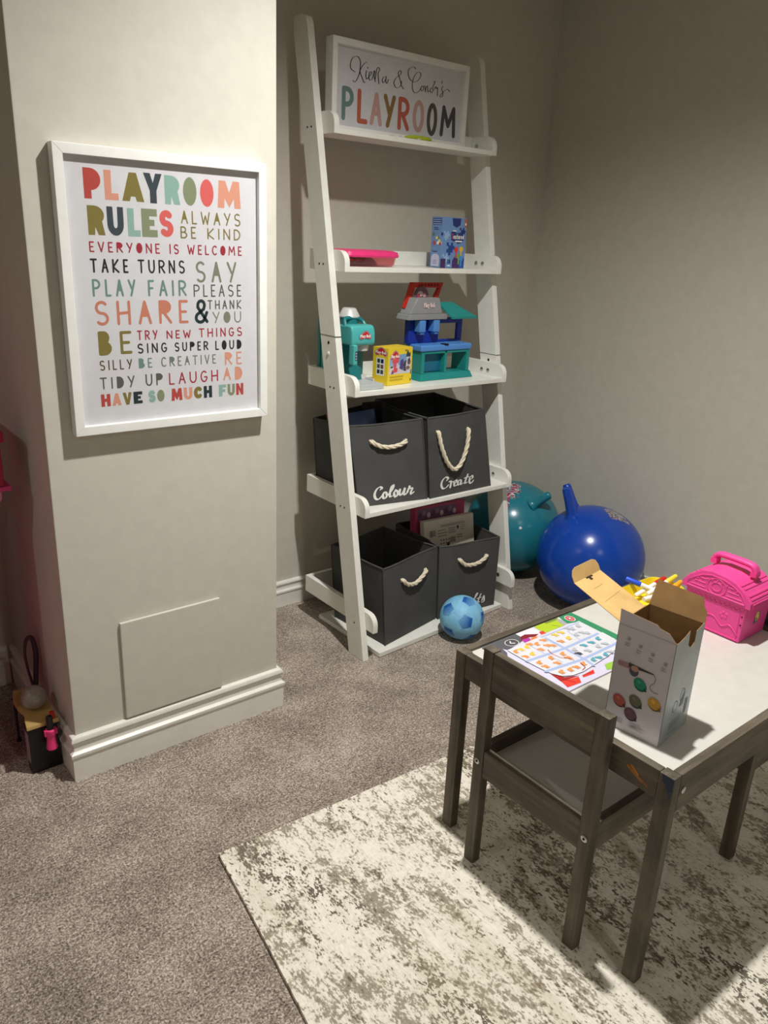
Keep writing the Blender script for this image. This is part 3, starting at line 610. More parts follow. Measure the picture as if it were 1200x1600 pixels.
# ================================================================== THIRD SHELF
Z3 = .8222
t = thing('toy_coffee_machine', 'teal toy coffee machine with silver cap and grey tray on the third shelf', 'toy', (1.42, 1.95, Z3))
m = MB(); m.box((1.378, 1.972, Z3+.004), (1.470, 2.036, Z3+.128)); m.build('body', TEAL, t, bevel=.010, seg=3)
m = MB(); m.box((1.3735, 2.026, Z3+.03), (1.386, 2.042, Z3+.196)); m.box((1.378, 2.020, Z3+.10), (1.44, 2.034, Z3+.168)); m.build('hopper_panel', TEALD, t, bevel=.003)
m = MB(); m.box((1.384, 1.995, Z3+.12), (1.43, 2.02, Z3+.176)); m.build('hopper_insert', GREYP, t, bevel=.002)
m = MB(); m.lathe([(.046, .004), (.047, .012), (.045, .03), (.045, .11), (.040, .125)], (1.431, 1.955, Z3)); m.build('cup_bay', TEALD, t)
m = MB(); m.lathe([(.030, .12), (.029, .17), (.0285, .200)], (1.4215, 1.945, Z3)); m.build('neck', TEALD, t)
m = MB(); m.lathe([(.0315, .200), (.0325, .203), (.030, .208), (.021, .224), (.018, .2265)], (1.4215, 1.945, Z3)); m.build('cap', SILVER, t)
m = MB()
prof = [(1.862, .126), (1.859, .140), (1.861, .165), (1.868, .182), (1.880, .184), (1.930, .182), (1.94, .15), (1.93, .126)]
m.prism(prof, lambda y, z: (1.3735, y, Z3+z), lambda y, z: (1.4585, y, Z3+z)); hd = m.build('head', TEAL, t, bevel=.006, seg=3)
m = MB(); m.tube(smoothline([(1.380, 1.905, Z3+.178), (1.384, 1.915, Z3+.196), (1.40, 1.92, Z3+.2), (1.435, 1.92, Z3+.198), (1.450, 1.915, Z3+.190), (1.454, 1.905, Z3+.178)]), .006, 8); m.build('handle', TEALD, t)
m = MB(); m.lathe([(.020, .108), (.021, .112), (.021, .128)], (1.432, 1.893, Z3)); m.build('nozzle', SILVER, t)
m = MB(); m.box((1.3735, 1.850, Z3+.072), (1.3885, 1.876, Z3+.130)); pn = m.build('control_panel', TEAL, t, bevel=.004, seg=3)
F = Flat((1.374, 1.850, Z3), (1, 0, 0), (0, 0, 1)); F.rect(.004, .085, .0125, .112, (60, 74, 96))
for i in range(3): F.rect(.0055, .088+i*.008, .011, .092+i*.008, (150, 170, 190))
F.build('button_print', INKG, pn)
F = Flat((1.374, 1.8588, Z3), (1, 0, 0), (0, 0, 1), lift=.0010); cloud_logo(F, .0460, .1535, .042, .025); F.build('badge', INKG, hd)
m = MB(); m.prism(rrect(1.386, 1.826, 1.474, 1.96, .006), lambda x, y: (x, y, Z3+.0003), lambda x, y: (x, y, Z3+.0155)); m.build('tray', TRAYG, t, bevel=.002)
m = MB(); m.box((1.448, 1.915, Z3+.0158), (1.473, 1.945, Z3+.030)); m.box((1.468, 1.875, Z3+.0158), (1.4735, 1.915, Z3+.022)); m.build('drip_grate', SILVER, t, bevel=.001)

t = thing('modelling_dough_box', 'small yellow modelling dough carton with picture front on the third shelf', 'box', (1.56, 1.90, Z3))
A_, B_, C_ = Vector((1.508, 1.856, 0)), Vector((1.614, 1.868, 0)), Vector((1.5005, 1.922, 0)); D_ = C_+(B_-A_); H = .113
m = MB(); m.hexa([(p.x, p.y, Z3+.0004) for p in (A_, B_, D_, C_)], [(p.x, p.y, Z3+H) for p in (A_, B_, D_, C_)]); m.build('carton', mat('yellow_carton', (236, 206, 50), .4, .4), t, bevel=.0008)
ux = B_-A_; W_ = ux.length; F = Flat(A_+Vector((0, 0, Z3)), ux, (0, 0, 1))
F.rect(.006, .034, .099, .088, (206, 204, 214)); F.poly([(.045, .06), (.045, .092), (.078, .094), (.082, .07)], (122, 160, 206)); F.rect(.006, .06, .03, .082, (150, 178, 214)); F.poly([(.006, .034), (.006, .05), (.03, .056), (.03, .034)], (224, 208, 206))
cloud_logo(F, .030, .088, .040, .028); F.disc(.032, .073, .015, .008, (222, 84, 92)); F.disc(.030, .060, .008, .008, (206, 96, 120)); F.poly([(.022, .038), (.026, .054), (.042, .052), (.042, .040)], (222, 76, 90)); F.poly([(.014, .034), (.02, .05), (.026, .036)], (110, 72, 120)); F.disc(.016, .056, .006, .003, (40, 90, 80))
F.poly([(.05, .05), (.054, .075), (.066, .08), (.070, .06), (.066, .044)], (78, 70, 132)); F.poly([(.068, .042), (.07, .07), (.08, .074), (.078, .05), (.082, .04)], (70, 58, 68)); F.poly([(.078, .084), (.080, .096), (.086, .106), (.092, .094), (.097, .1), (.098, .084)], (40, 66, 76))
F.disc(.092, .068, .007, .009, (96, 80, 96)); F.disc(.088, .050, .009, .006, (122, 100, 104)); F.poly([(.084, .074), (.095, .082), (.096, .072)], (60, 50, 62)); F.rect(.1, .03, .1035, .044, (30, 60, 90)); F.rect(.1, .008, .1035, .016, (40, 40, 40)); F.disc(.078, .104, .005, .003, (150, 110, 40))
F.lines(.010, .012, .078, .030, 2, (196, 166, 30), .5, .25)
F.build('front_print', INKG, t)
ul = A_-C_; wl = ul.length; F = Flat(C_+Vector((0, 0, Z3)), ul, (0, 0, 1)); cloud_logo(F, wl*.52, .098, .052, .026); F.rect(wl*.24, .028, wl*.78, .082, (238, 238, 234))
for i in range(2):
    for j in range(3): F.rect(wl*(.30+i*.23), .033+j*.0165, wl*(.48+i*.23), .0455+j*.0165, [(40, 44, 60), (90, 84, 70), (52, 66, 70), (60, 70, 62), (112, 76, 70), (30, 34, 70)][i*3+j])
F.build('side_print', INKG, t)

t = thing('toy_kitchen', 'blue and teal toy kitchen with red handle on the third shelf', 'toy', (1.77, 1.92, Z3))
KX = .0
m = MB()
m.hexa([(1.655, 1.872, Z3+.0003), (1.892, 1.874, Z3+.0003), (1.892, 1.955, Z3+.0003), (1.655, 1.955, Z3+.0003)], [(1.664, 1.880, Z3+.022), (1.884, 1.882, Z3+.022), (1.884, 1.955, Z3+.022), (1.664, 1.955, Z3+.022)])
m.box((1.664, 1.880, Z3+.022), (1.678, 1.952, Z3+.092)); m.box((1.764, 1.880, Z3+.022), (1.774, 1.952, Z3+.092)); m.box((1.862, 1.880, Z3+.022), (1.876, 1.952, Z3+.092)); m.box((1.678, 1.880, Z3+.084), (1.862, 1.952, Z3+.092))
m.build('cabinet', TEALM, t, bevel=.002)
m = MB(); m.box((1.678, 1.900, Z3+.024), (1.764, 1.906, Z3+.083)); m.build('oven_door', mat('oven_teal', (24, 104, 136), .35), t, bevel=.002)
m = MB(); m.box((1.658, 1.876, Z3+.0925), (1.880, 1.956, Z3+.112)); ct = m.build('counter', BLUEL, t, bevel=.005, seg=3)
m = MB(); m.lathe([(.014, .1122), (.014, .1132)], (1.765, 1.886, Z3)); m.build('counter_hole', HOLE, ct)
m = MB(); m.box((1.645, 1.930, Z3+.112), (1.775, 1.950, Z3+.190)); m.box((1.775, 1.938, Z3+.112), (1.888, 1.950, Z3+.120)); m.box((1.775, 1.938, Z3+.172), (1.888, 1.950, Z3+.190)); m.box((1.866, 1.938, Z3+.120), (1.888, 1.950, Z3+.172)); m.build('back_wall', BLUED, t, bevel=.002)
m = MB(); m.hexa([(1.618, 1.900, Z3+.189), (1.782, 1.900, Z3+.189), (1.782, 1.965, Z3+.189), (1.618, 1.965, Z3+.189)], [(1.626, 1.900, Z3+.206), (1.782, 1.900, Z3+.206), (1.782, 1.965, Z3+.206), (1.626, 1.965, Z3+.206)])
m.hexa([(1.630, 1.910, Z3+.206), (1.766, 1.908, Z3+.206), (1.766, 1.96, Z3+.206), (1.630, 1.96, Z3+.206)], [(1.664, 1.914, Z3+.255), (1.756, 1.914, Z3+.255), (1.756, 1.955, Z3+.255), (1.650, 1.955, Z3+.255)]); rf = m.build('roof', GREYP, t, bevel=.0025)
F = Flat((1.664, 1.9080, Z3+.206), (1, 0, 0), (0, .10, 1), lift=.0016); F.word('Play-Doh', .022, .068, .020, .035, .0034, (228, 200, 204), gap=.2); F.build('badge', INKG, rf)
m = MB(); m.lathe([(.030, 0), (.030, .004)], (1.700, 1.944, Z3+.258), (0, -1, 0), 28); ds = m.build('round_badge', mat('badge_grey', (118, 96, 104), .5), t)
F = Flat((1.700, 1.9398, Z3+.258), (1, 0, 0), (0, 0, 1)); F.disc(0, .002, .026, .024, (110, 70, 88)); F.disc(-.006, .008, .012, .008, (216, 184, 190)); F.disc(.012, .004, .007, .006, (200, 160, 170)); F.disc(-.012, .0, .006, .008, (180, 60, 80)); F.build('badge_print', INKG, ds)
m = MB()
prs = [((1.634, Z3+.222), (1.652, Z3+.218)), ((1.662, Z3+.300), (1.676, Z3+.284)), ((1.796, Z3+.300), (1.778, Z3+.284)), ((1.774, Z3+.248), (1.757, Z3+.248))]
for (a, b), (c, d) in zip(prs, prs[1:]): m.hexa([(p[0], 1.958, p[1]) for p in (a, b, d, c)], [(p[0], 1.944, p[1]) for p in (a, b, d, c)])
hn = m.build('handle', REDP, t, bevel=.0015)
m = MB()
for i in range(7): m.box((1.69+i*.013, 1.9415, Z3+.289), (1.696+i*.013, 1.9445, Z3+.296))
m.build('handle_ribs', mat('dark_red_plastic', (150, 28, 22), .5), hn)
m = MB(); m.hexa([(1.782, 1.880, Z3+.194), (1.893, 1.880, Z3+.194), (1.838, 1.942, Z3+.232), (1.775, 1.942, Z3+.232)], [(1.782, 1.880, Z3+.198), (1.894, 1.880, Z3+.198), (1.838, 1.944, Z3+.239), (1.775, 1.944, Z3+.239)])
m.hexa([(1.782, 1.876, Z3+.192), (1.895, 1.876, Z3+.192), (1.893, 1.883, Z3+.192), (1.782, 1.883, Z3+.192)], [(1.782, 1.876, Z3+.199), (1.895, 1.876, Z3+.199), (1.893, 1.883, Z3+.199), (1.782, 1.883, Z3+.199)]); m.build('awning', TEALM, t)
for x in (1.668, 1.727):
    m = MB(); m.box((x, 1.902, Z3+.150), (x+.026, 1.93, Z3+.188)); m.box((x+.007, 1.906, Z3+.142), (x+.025, 1.926, Z3+.156)); m.build('spout', BLUEL, t, bevel=.003)
print('part 2 ok')

# ================================================================== STORAGE BINS
def rope(path, r=.0060, turns=46, name='rope_handle', parent=None):
    """three twisted strands along a path"""
    P = smoothline(path, 8); n = len(P); L = sum((P[i+1]-P[i]).length for i in range(n-1)); m = MB(); N = max(30, int(L*1000/1.6))
    # resample evenly
    cum = [0]
    for i in range(n-1): cum.append(cum[-1]+(P[i+1]-P[i]).length)
    def at(s):
        for i in range(n-1):
            if s <= cum[i+1] or i == n-2: k = (s-cum[i])/max(1e-9, cum[i+1]-cum[i]); return P[i].lerp(P[i+1], k)
    Q = [at(L*i/N) for i in range(N+1)]; u = None; fr = []
    for i, p in enumerate(Q):
        t = (Q[min(i+1, N)]-Q[max(i-1, 0)]).normalized()
        u = (u-t*u.dot(t)).normalized() if u is not None else t.orthogonal().normalized()
        fr.append((p, u.copy(), t.cross(u)))
    for k in range(3):
        pts = []
        for i, (p, a, b) in enumerate(fr):
            th = 2*PI*k/3+i/N*L*turns*2; e = min(1, min(i, N-i)/3+.3)
            pts.append(p+(a*math.cos(th)+b*math.sin(th))*r*.62*e)
        m.tube(pts, r*.62, 7)
    return m.build(name, ROPE, parent, smooth=60)
def bin_(label, bot, top, z0, sag=.006, seed=0, text=None, handles=None, inner_handle=None, wob=.004):
    """bot: four plan corners fl fr br bl; top: four corners with heights"""
    rnd = random.Random(seed); B = [Vector((*p, z0)) for p in bot]; T = [Vector(p) for p in top]; n = 14; mrows = 10
    cx = sum((p for p in B), Vector())/4; t = thing('storage_bin', label, 'storage bin', (cx.x, cx.y, z0), 0, 'fabric storage bins on the ladder shelf')
    outer, inner = [], []; ph = [rnd.random()*6 for _ in range(8)]
    for j in range(mrows+1):
        v = j/mrows; ro, ri = [], []
        for s_ in range(4):
            a0, a1, b0, b1 = B[s_], B[(s_+1) % 4], T[s_], T[(s_+1) % 4]
            for i in range(n):
                u = i/n; p = a0.lerp(a1, u).lerp(b0.lerp(b1, u), v)
                e = (a1-a0).normalized(); nr = Vector((e.y, -e.x, 0)); w_ = 4*u*(1-u)
                p = p+nr*(wob*math.sin(u*5+ph[s_])*w_*v + .0035*w_*math.sin(v*3.1))
                p.z -= sag*w_*v**3*(.6+.4*math.sin(ph[s_+4]))
                ct = cx+(p-cx); ins = (Vector((cx.x, cx.y, p.z))-p).normalized()*.0035
                ro.append(p); ri.append(p+ins)
        outer.append(ro); inner.append(ri)
    for r_ in inner[:1]:
        for p in r_: p.z += .004
    m = MB(); loft(m, outer+inner[::-1], True, True); body = m.build('fabric_body', FELT, t, smooth=50, fixn=True)
    # hem around the rim and corner piping
    m = MB(); rim = [(a+b)/2+Vector((0, 0, .0005)) for a, b in zip(outer[-1], inner[-1])]; m.tube(rim+[rim[0]], .0032, 6, cap=False); m.build('hem', FELT, t, smooth=60)
    for s_ in range(4):
        m = MB(); m.tube([outer[j][s_*n]*1.0 for j in range(mrows+1)], .0024, 6); m.build('corner_piping', FELT, t, smooth=60)
    e = (B[1]-B[0]).normalized(); nr = Vector((e.y, -e.x, 0)); W_ = (B[1]-B[0]).length
    def face(s, z, off=0.0):
        v = (z-z0)/(T[0].z-z0); a = B[0].lerp(T[0], v); b = B[1].lerp(T[1], v); d = B[0]+e*s; u = max(0, min(1, (d-a).dot((b-a).normalized())/(b-a).length))
        w_ = 4*u*(1-u); p = a.lerp(b, u)+nr*(wob*math.sin(u*5+ph[0])*w_*v+.0035*w_*math.sin(v*3.1)); p.z = z; return p+nr*off
    for hs in (handles or []):
        pts = [face(hs[0][0], hs[0][1], -.006), face(hs[0][0], hs[0][1], .006)]+[face(s, z, .010) for s, z in hs[1:-1]]+[face(hs[-1][0], hs[-1][1], .006), face(hs[-1][0], hs[-1][1], -.006)]
        rope(pts, parent=t)
        for q in (hs[0], hs[-1]):
            m = MB(); c = face(*q, .0008); 
            m.tube([c+(e*math.cos(a)+Vector((0, 0, 1))*math.sin(a))*.0075 for a in [2*PI*k/16 for k in range(17)]], .0013, 6, cap=False); m.build('eyelet', STEEL, t, smooth=60)
    if inner_handle:
        rope([Vector(p) for p in inner_handle], parent=t)
    if text:
        strokes, sw = text; m = MB(); 
        lv = 0
        for st in strokes:
            q = [Vector((p.x, p.y)) for p in smoothline([(a, b, 0) for a, b in st], 6)]
            for vs, fs in ribbon(q, nib_widths(q, sw, (.0022, .35))):
                m.add([face(p.x, p.y, .0012+6e-6*lv) for p in vs], [f[::-1] for f in fs]); lv += 1
        m.build('lettering', mat('white_vinyl', (236, 236, 232), .5), t, smooth=0, fixn=False)
    return t
COLOUR = [[(.0707,.5172),(.0767,.522),(.0693,.5263),(.0587,.5195),(.0518,.505),(.0548,.4918),(.0653,.4881),(.0762,.4965)],[(.085,.5077),(.0802,.5002),(.0824,.4903),(.0894,.4895),(.0941,.4986),(.0902,.5071),(.085,.5077)],[(.0993,.499),(.1108,.5112),(.1165,.5219),(.1162,.528),(.1102,.5226),(.1049,.5055),(.1056,.4925),(.1153,.494)],[(.1248,.5104),(.1191,.5007),(.1243,.4897),(.131,.4945),(.1322,.505),(.1248,.5104)],[(.1406,.5106),(.1389,.4985),(.1442,.493),(.1518,.5019),(.1572,.512),(.1545,.4974),(.1594,.4929),(.1668,.5002)],[(.1668,.5002),(.1742,.5165),(.1738,.5118),(.1835,.5112),(.1828,.506),(.1795,.4985),(.1815,.4928),(.1909,.4988)]]
CREATE = [[(.0654,.5209),(.0713,.5274),(.0598,.5325),(.0476,.5237),(.0433,.5094),(.0502,.4966),(.0634,.4961),(.0745,.5044)],[(.076,.5152),(.085,.5138),(.0834,.4952),(.0846,.5045),(.0885,.5115),(.0945,.5128)],[(.0994,.5038),(.1095,.51),(.1071,.5161),(.0996,.5105),(.1019,.4977),(.1144,.498)],[(.1299,.5136),(.1183,.512),(.1169,.5),(.1256,.499),(.1311,.5107),(.1306,.4989),(.1413,.5006)],[(.1593,.5274),(.152,.5108),(.1497,.4992),(.1597,.5001)],[(.1449,.517),(.1648,.5191)],[(.1709,.5062),(.1837,.5121),(.1796,.5196),(.1709,.5148),(.1697,.5005),(.1788,.4943),(.189,.5023)]]
CRAFTS = [[(.092,.073),(.096,.078),(.086,.08),(.074,.066),(.070,.052),(.076,.042),(.088,.042),(.097,.05)],[(.100,.062),(.108,.061),(.106,.042),(.110,.056),(.118,.06)],[(.136,.058),(.126,.058),(.122,.046),(.13,.043),(.138,.056),(.136,.044),(.146,.045)],[(.148,.046),(.158,.064),(.168,.079),(.163,.080),(.156,.060),(.150,.030)],[(.184,.075),(.176,.056),(.174,.046),(.182,.045)],[(.168,.060),(.188,.062)],[(.192,.048),(.1984,.0648),(.2019,.0433),(.1911,.041)]]
bin_('dark grey fabric bin marked Colour with short rope handle on the fourth tier', [(1.376, 1.800), (1.612, 1.756), (1.618, 2.030), (1.379, 2.035)], [(1.357, 1.842, .716), (1.583, 1.769, .730), (1.591, 2.030, .733), (1.358, 2.032, .702)], .4695, seed=1, text=(COLOUR, .0088), handles=[[(.0492, .6677), (.072, .655), (.1058, .650), (.14, .655), (.1629, .6632)]])
bin_('dark grey fabric bin marked Create with long hanging rope handle on the fourth tier', [(1.622, 1.7505), (1.897, 1.752), (1.900, 2.030), (1.632, 2.030)], [(1.595, 1.758, .732), (1.840, 1.757, .737), (1.862, 2.030, .742), (1.605, 2.032, .740)], .4695, seed=2, text=(CREATE, .0088), handles=[[(.0192, .6827), (.028, .640), (.055, .585), (.0870, .5578), (.115, .575), (.137, .625), (.1475, .6779)]])
bin_('dark grey fabric bin without lettering, open and turned askew on the lowest tier', [(1.430, 1.708), (1.690, 1.760), (1.652, 1.995), (1.412, 1.960)], [(1.411, 1.714, .285), (1.6795, 1.765, .287), (1.645, 2.010, .285), (1.396, 1.972, .283)], .0178, seed=3, handles=[[(.0746, .223), (.095, .205), (.1343, .1964), (.17, .208), (.1961, .2211)]],
     inner_handle=[(1.432, 1.975, .225), (1.440, 1.958, .232), (1.450, 1.950, .215), (1.460, 1.951, .190), (1.470, 1.955, .175), (1.472, 1.978, .172)], sag=.004)
bin_('dark grey fabric bin holding flat boxes, behind the small pale blue ball', [(1.697, 1.753), (1.945, 1.728), (1.950, 1.985), (1.703, 2.000)], [(1.690, 1.762, .284), (1.937, 1.722, .283), (1.962, 1.985, .290), (1.702, 2.005, .288)], .0178, seed=4, text=(CRAFTS, .0064), handles=[[(.0737, .2256), (.095, .207), (.1293, .2008), (.16, .206), (.1886, .2206)]], wob=.006)
# what shows inside the bins
def pack(name, label, cat, m_, pts, th, bevel=.002):
    m = MB(); a, b, c = (Vector(p) for p in pts); u, v = b-a, c-a; n = u.cross(v).normalized()*th
    m.hexa([a, b, b+v, c], [p+n for p in (a, b, b+v, c)]); o = m.build(name, m_, None, bevel=bevel); return tag(o, label, cat), a, u, v, n
def pouch(name, label, mm, c, ax, up, w_, h, th, seed):
    rnd = random.Random(seed); c = Vector(c); ax = Vector(ax).normalized(); up = Vector(up).normalized(); nn = ax.cross(up); N = 10; vs = []; k = [rnd.random()*6 for _ in range(4)]
    for s in (1, -1):
        for j in range(N+1):
            for i in range(N+1):
                a, b = i/N, j/N; bul = (16*a*(1-a)*b*(1-b))**.5*th/2+.0006; vs.append(c+ax*(a-.5)*w_*(1-.05*math.sin(b*5+k[0]))+up*(b-.5)*h+nn*(s*bul+.004*math.sin(a*9+k[1])*math.sin(b*7+k[2])))
    M = (N+1)**2; fs = []
    for s in (0, 1):
        for j in range(N):
            for i in range(N):
                q = (j*(N+1)+i, j*(N+1)+i+1, (j+1)*(N+1)+i+1, (j+1)*(N+1)+i); fs.append(tuple(M*s+x for x in (q if s == 0 else q[::-1])))
    edge = [i for i in range(N+1)]+[(j+1)*(N+1)-1 for j in range(1, N+1)]+[N*(N+1)+i for i in range(N-1, -1, -1)]+[j*(N+1) for j in range(N-1, 0, -1)]
    L = len(edge); fs += [(edge[i], M+edge[i], M+edge[(i+1) % L], edge[(i+1) % L]) for i in range(L)]
    m = MB(); m.add(vs, fs); return tag(m.build(name, mm, None, smooth=50), label, 'packet')
pouch('foil_packet', 'blue foil packet poking from the bin marked Colour', mat('blue_foil', (86, 110, 160), .3, .5, .2), (1.452, 1.90, .665), (1, .1, .02), (.05, .35, 1), .13, .15, .03, 3)
pouch('soft_packet', 'pink and white packet poking from the left end of the bin marked Colour', mat('pink_foil', (214, 120, 140), .4, .5), (1.382, 1.955, .665), (.3, 1, .05), (-.15, 0, 1), .09, .12, .016, 5)
o, *_ = pack('activity_card', 'black card sticking up behind the blue foil packet', 'card', BLACKP, [(1.500, 1.955, .52), (1.575, 1.950, .52), (1.500, 1.968, .752)], .002, .0005)
m = MB()
for sgn in (-1, 1): m.tube(smoothline([(1.495+sgn*.012, 1.88, .10), (1.500+sgn*.02, 1.885, .13), (1.515+sgn*.012, 1.89, .155), (1.53, 1.895, .16)]), .006, 8)
m.tube([(1.48, 1.87, .02+.012), (1.50, 1.88, .10)], .010, 8); m.sphere((1.53, 1.895, .165), .012, 12, 8)
tag(m.build('black_toy', BLACKP, None), 'small black toy down inside the open bin on the lowest tier', 'toy')
t = thing('board_game_box', 'off white flat box back with small print in bin behind the pale blue ball', 'box', (1.77, 1.86, .05))
a, b, c = Vector((1.703, 1.818, .040)), Vector((1.913, 1.805, .040)), Vector((1.668, 1.862, .3345))
a = Vector((1.706, 1.815, .0225)); u = Vector((.228, -.010, -.004)); v = Vector((-.006, .045, .318)); n_ = u.cross(v).normalized()
m = MB(); q = [a, a+u, a+u+v, a+v]; m.hexa(q, [p-n_*.022 for p in q]); m.build('carton', mat('ivory_carton', (214, 206, 190), .5), t, bevel=.002)
F = Flat(a+u*.06, u, v, lift=.0006); k = (128, 124, 116)
F.lines(.06, .290, .18, .300, 2, k, .5, .1)
for i, x in enumerate((.010, .014, .017, .021, .025, .030, .034)): F.rect(x, .262, x+(.002 if i % 2 else .0013), .285, (50, 48, 46))
F.lines(.045, .255, .09, .285, 3, k, .3, .3); F.lines(.096, .262, .128, .285, 3, (168, 160, 150), .7, .1); F.disc(.138, .281, .0045, .007, (40, 40, 38)); F.lines(.150, .268, .180, .288, 3, k, .3, .3); F.lines(.132, .240, .165, .256, 2, k, .4)
for i in range(8): F.disc(.06+.012*(i % 4), .232+.012*(i//4), .0025, .003, (60, 58, 56))
F.disc(.092, .226, .007, .006, (62, 58, 54)); F.rect(.1, .23, .125, .25, (150, 144, 134))
F.build('back_print', INKG, t)
t = thing('craft_box', 'dark pink boxed set standing behind the off white box in the same bin', 'box', (1.77, 1.90, .05))
a = Vector((1.708, 1.880, .0235)); u = Vector((.228, -.008, -.004)); v = Vector((-.006, .03, .352)); n_ = u.cross(v).normalized()
m = MB(); q = [a, a+u, a+u+v, a+v]; m.hexa(q, [p-n_*.03 for p in q]); m.build('carton', mat('dark_pink_carton', (190, 70, 110), .5), t, bevel=.001)
F = Flat(a, u, v, lift=.0006); F.rect(.01, .305, .19, .345, (120, 84, 110))
for i in range(9): F.disc(.02+.02*i, .325+.006*math.sin(i*2.1), .008, .010, [(90, 60, 90), (150, 110, 140), (210, 190, 200)][i % 3])
F.build('front_print', INKG, t)

# ================================================================== BALLS
def ico_dirs(c0, c1):
    c0 = Vector(c0).normalized(); c1 = Vector(c1); c1 = (c1-c0*c1.dot(c0)).normalized(); c2 = c0.cross(c1); th = math.atan(2); out = [c0]
    for k in range(5):
        a = 2*PI*k/5; out.append(c0*math.cos(th)+(c1*math.cos(a)+c2*math.sin(a))*math.sin(th))
    return out+[-p for p in out]
def football(loc, r):
    cm = sc.camera.matrix_world; cpos = cm.translation; c = Vector(loc)+Vector((0, 0, r))
    zc = (cpos-c).normalized(); xr = (cm.to_3x3() @ Vector((1, 0, 0))); xr = (xr-zc*xr.dot(zc)).normalized(); yu = zc.cross(xr)
    P = lambda x, y: xr*x+yu*-y+zc*math.sqrt(max(0, 1-x*x-y*y))
    d = ico_dirs(P(.19, .23), P(.33, -.75))
    me = bpy.data.meshes.new('soccer_ball'); bm = bmesh.new(); bmesh.ops.create_icosphere(bm, subdivisions=6, radius=1)
    V = np.array([v.co[:] for v in bm.verts]); D5 = np.array([q[:] for q in d])
    tri = []
    for i in range(12):
        for j in range(i+1, 12):
            for k in range(j+1, 12):
                if D5[i]@D5[j] > .4 and D5[j]@D5[k] > .4 and D5[i]@D5[k] > .4: s = D5[i]+D5[j]+D5[k]; tri.append(s/np.linalg.norm(s))
    A5 = np.arccos(np.clip(V@D5.T, -1, 1))+.050; A6 = np.arccos(np.clip(V@np.array(tri).T, -1, 1)); A = np.sort(np.hstack([A5, A6]), axis=1); gap = A[:, 1]-A[:, 0]
    R = r*(1-.010*np.exp(-(gap/.035)**2))
    for v, q, k in zip(bm.verts, V, R): v.co = Vector(q*k)
    bm.to_mesh(me); bm.free(); me.shade_smooth()
    m = NT('pale_blue_ball_rubber'); tc = m.n('ShaderNodeTexCoord'); nv = m.n('ShaderNodeVectorMath', operation='NORMALIZE'); m.l(tc.outputs['Object'], nv.inputs[0])
    c_ = m.ramp(m.noise(tc.outputs['Object'], 40, 3), [(.3, rgb(122, 186, 222)), (.7, rgb(140, 202, 234))]); rnd = random.Random(3)
    for i, q in enumerate(d):
        dv = m.n('ShaderNodeVectorMath', operation='DOT_PRODUCT'); m.l(nv.outputs[0], dv.inputs[0]); dv.inputs[1].default_value = q
        tvec = q.orthogonal().normalized(); ang = rnd.random()*6 if i else None
        if i == 0: tv = (xr*math.cos(.18)+yu*-math.sin(.18)); tv = (tv-q*tv.dot(q)).normalized()
        else: tv = tvec*math.cos(ang)+q.cross(tvec)*math.sin(ang)
        sv = q.cross(tv)
        s1 = m.n('ShaderNodeVectorMath', operation='DOT_PRODUCT'); m.l(nv.outputs[0], s1.inputs[0]); s1.inputs[1].default_value = tv
        s2 = m.n('ShaderNodeVectorMath', operation='DOT_PRODUCT'); m.l(nv.outputs[0], s2.inputs[0]); s2.inputs[1].default_value = sv
        wave = m.math('SINE', m.math('MULTIPLY', s1.outputs['Value'], 105))
        # pentagon radius check: max over five edge directions
        mx = None
        for k in range(5):
            a = 2*PI*k/5; e = tv*math.cos(a)+sv*math.sin(a); dd = m.n('ShaderNodeVectorMath', operation='DOT_PRODUCT'); m.l(nv.outputs[0], dd.inputs[0]); dd.inputs[1].default_value = e
            mx = dd.outputs['Value'] if mx is None else m.math('MAXIMUM', mx, dd.outputs['Value'])
        lim = m.math('ADD', .275, m.math('MULTIPLY', wave, .022))
        ins = m.math('MULTIPLY', m.math('LESS_THAN', mx, lim), m.math('GREATER_THAN', dv.outputs['Value'], .5))
        strip = m.math('GREATER_THAN', m.math('ADD', wave, m.math('MULTIPLY', s1.outputs['Value'], 3.4)), -.55)
        c_ = m.mix(m.math('MULTIPLY', ins, strip), c_, rgb(30, 92, 176))
    m.color(c_); m.inp('Roughness', .5); m.inp('Specular IOR Level', .35)
    me.materials.append(m.m); o = link(bpy.data.objects.new('soccer_ball', me)); o.location = c
    return tag(o, 'small pale blue soccer ball with striped dark blue panels on the carpet', 'ball')
football((1.698, 1.640, 0), .0735)
def hopper(name, label, c, r, m_, horns, squash=.97):
    c = Vector(c); t = thing(name, label, 'hopper ball', (c.x, c.y, 0), 0, 'hopper balls in the corner'); m = MB(); m.sphere(c, r, 64, 40, (1, 1, squash)); b = m.build('ball_body', m_, None)
    # origin at the centre so the printed patch follows the ball
    b.data.transform(Matrix.Translation(-c)); b.parent = t; b.location = c-Vector((c.x, c.y, 0))
    for d, L, lean in horns:
        d = Vector(d).normalized(); p0 = c+Vector((d.x, d.y, d.z*squash))*r*.96; ln = (d+Vector(lean)).normalized()
        m = MB(); m.tube([p0, p0+ln*L*.10, p0+ln*L*.2, p0+ln*L*.5, p0+ln*L*.93, p0+ln*L], [.030, .0225, .019, .0168, .0155, .012], 18); m.build('grip', m_, t, smooth=50)
    return t
def cdir(x, y, c):
    cm = sc.camera.matrix_world; zc = (cm.translation-Vector(c)).normalized(); xr = cm.to_3x3() @ Vector((1, 0, 0)); xr = (xr-zc*xr.dot(zc)).normalized(); yu = zc.cross(xr)
    return xr*x-yu*y+zc*math.sqrt(max(0, 1-x*x-y*y))
c = (2.266, 1.572, .190); BLUE_PATCH = cdir(.50, -.80, c)
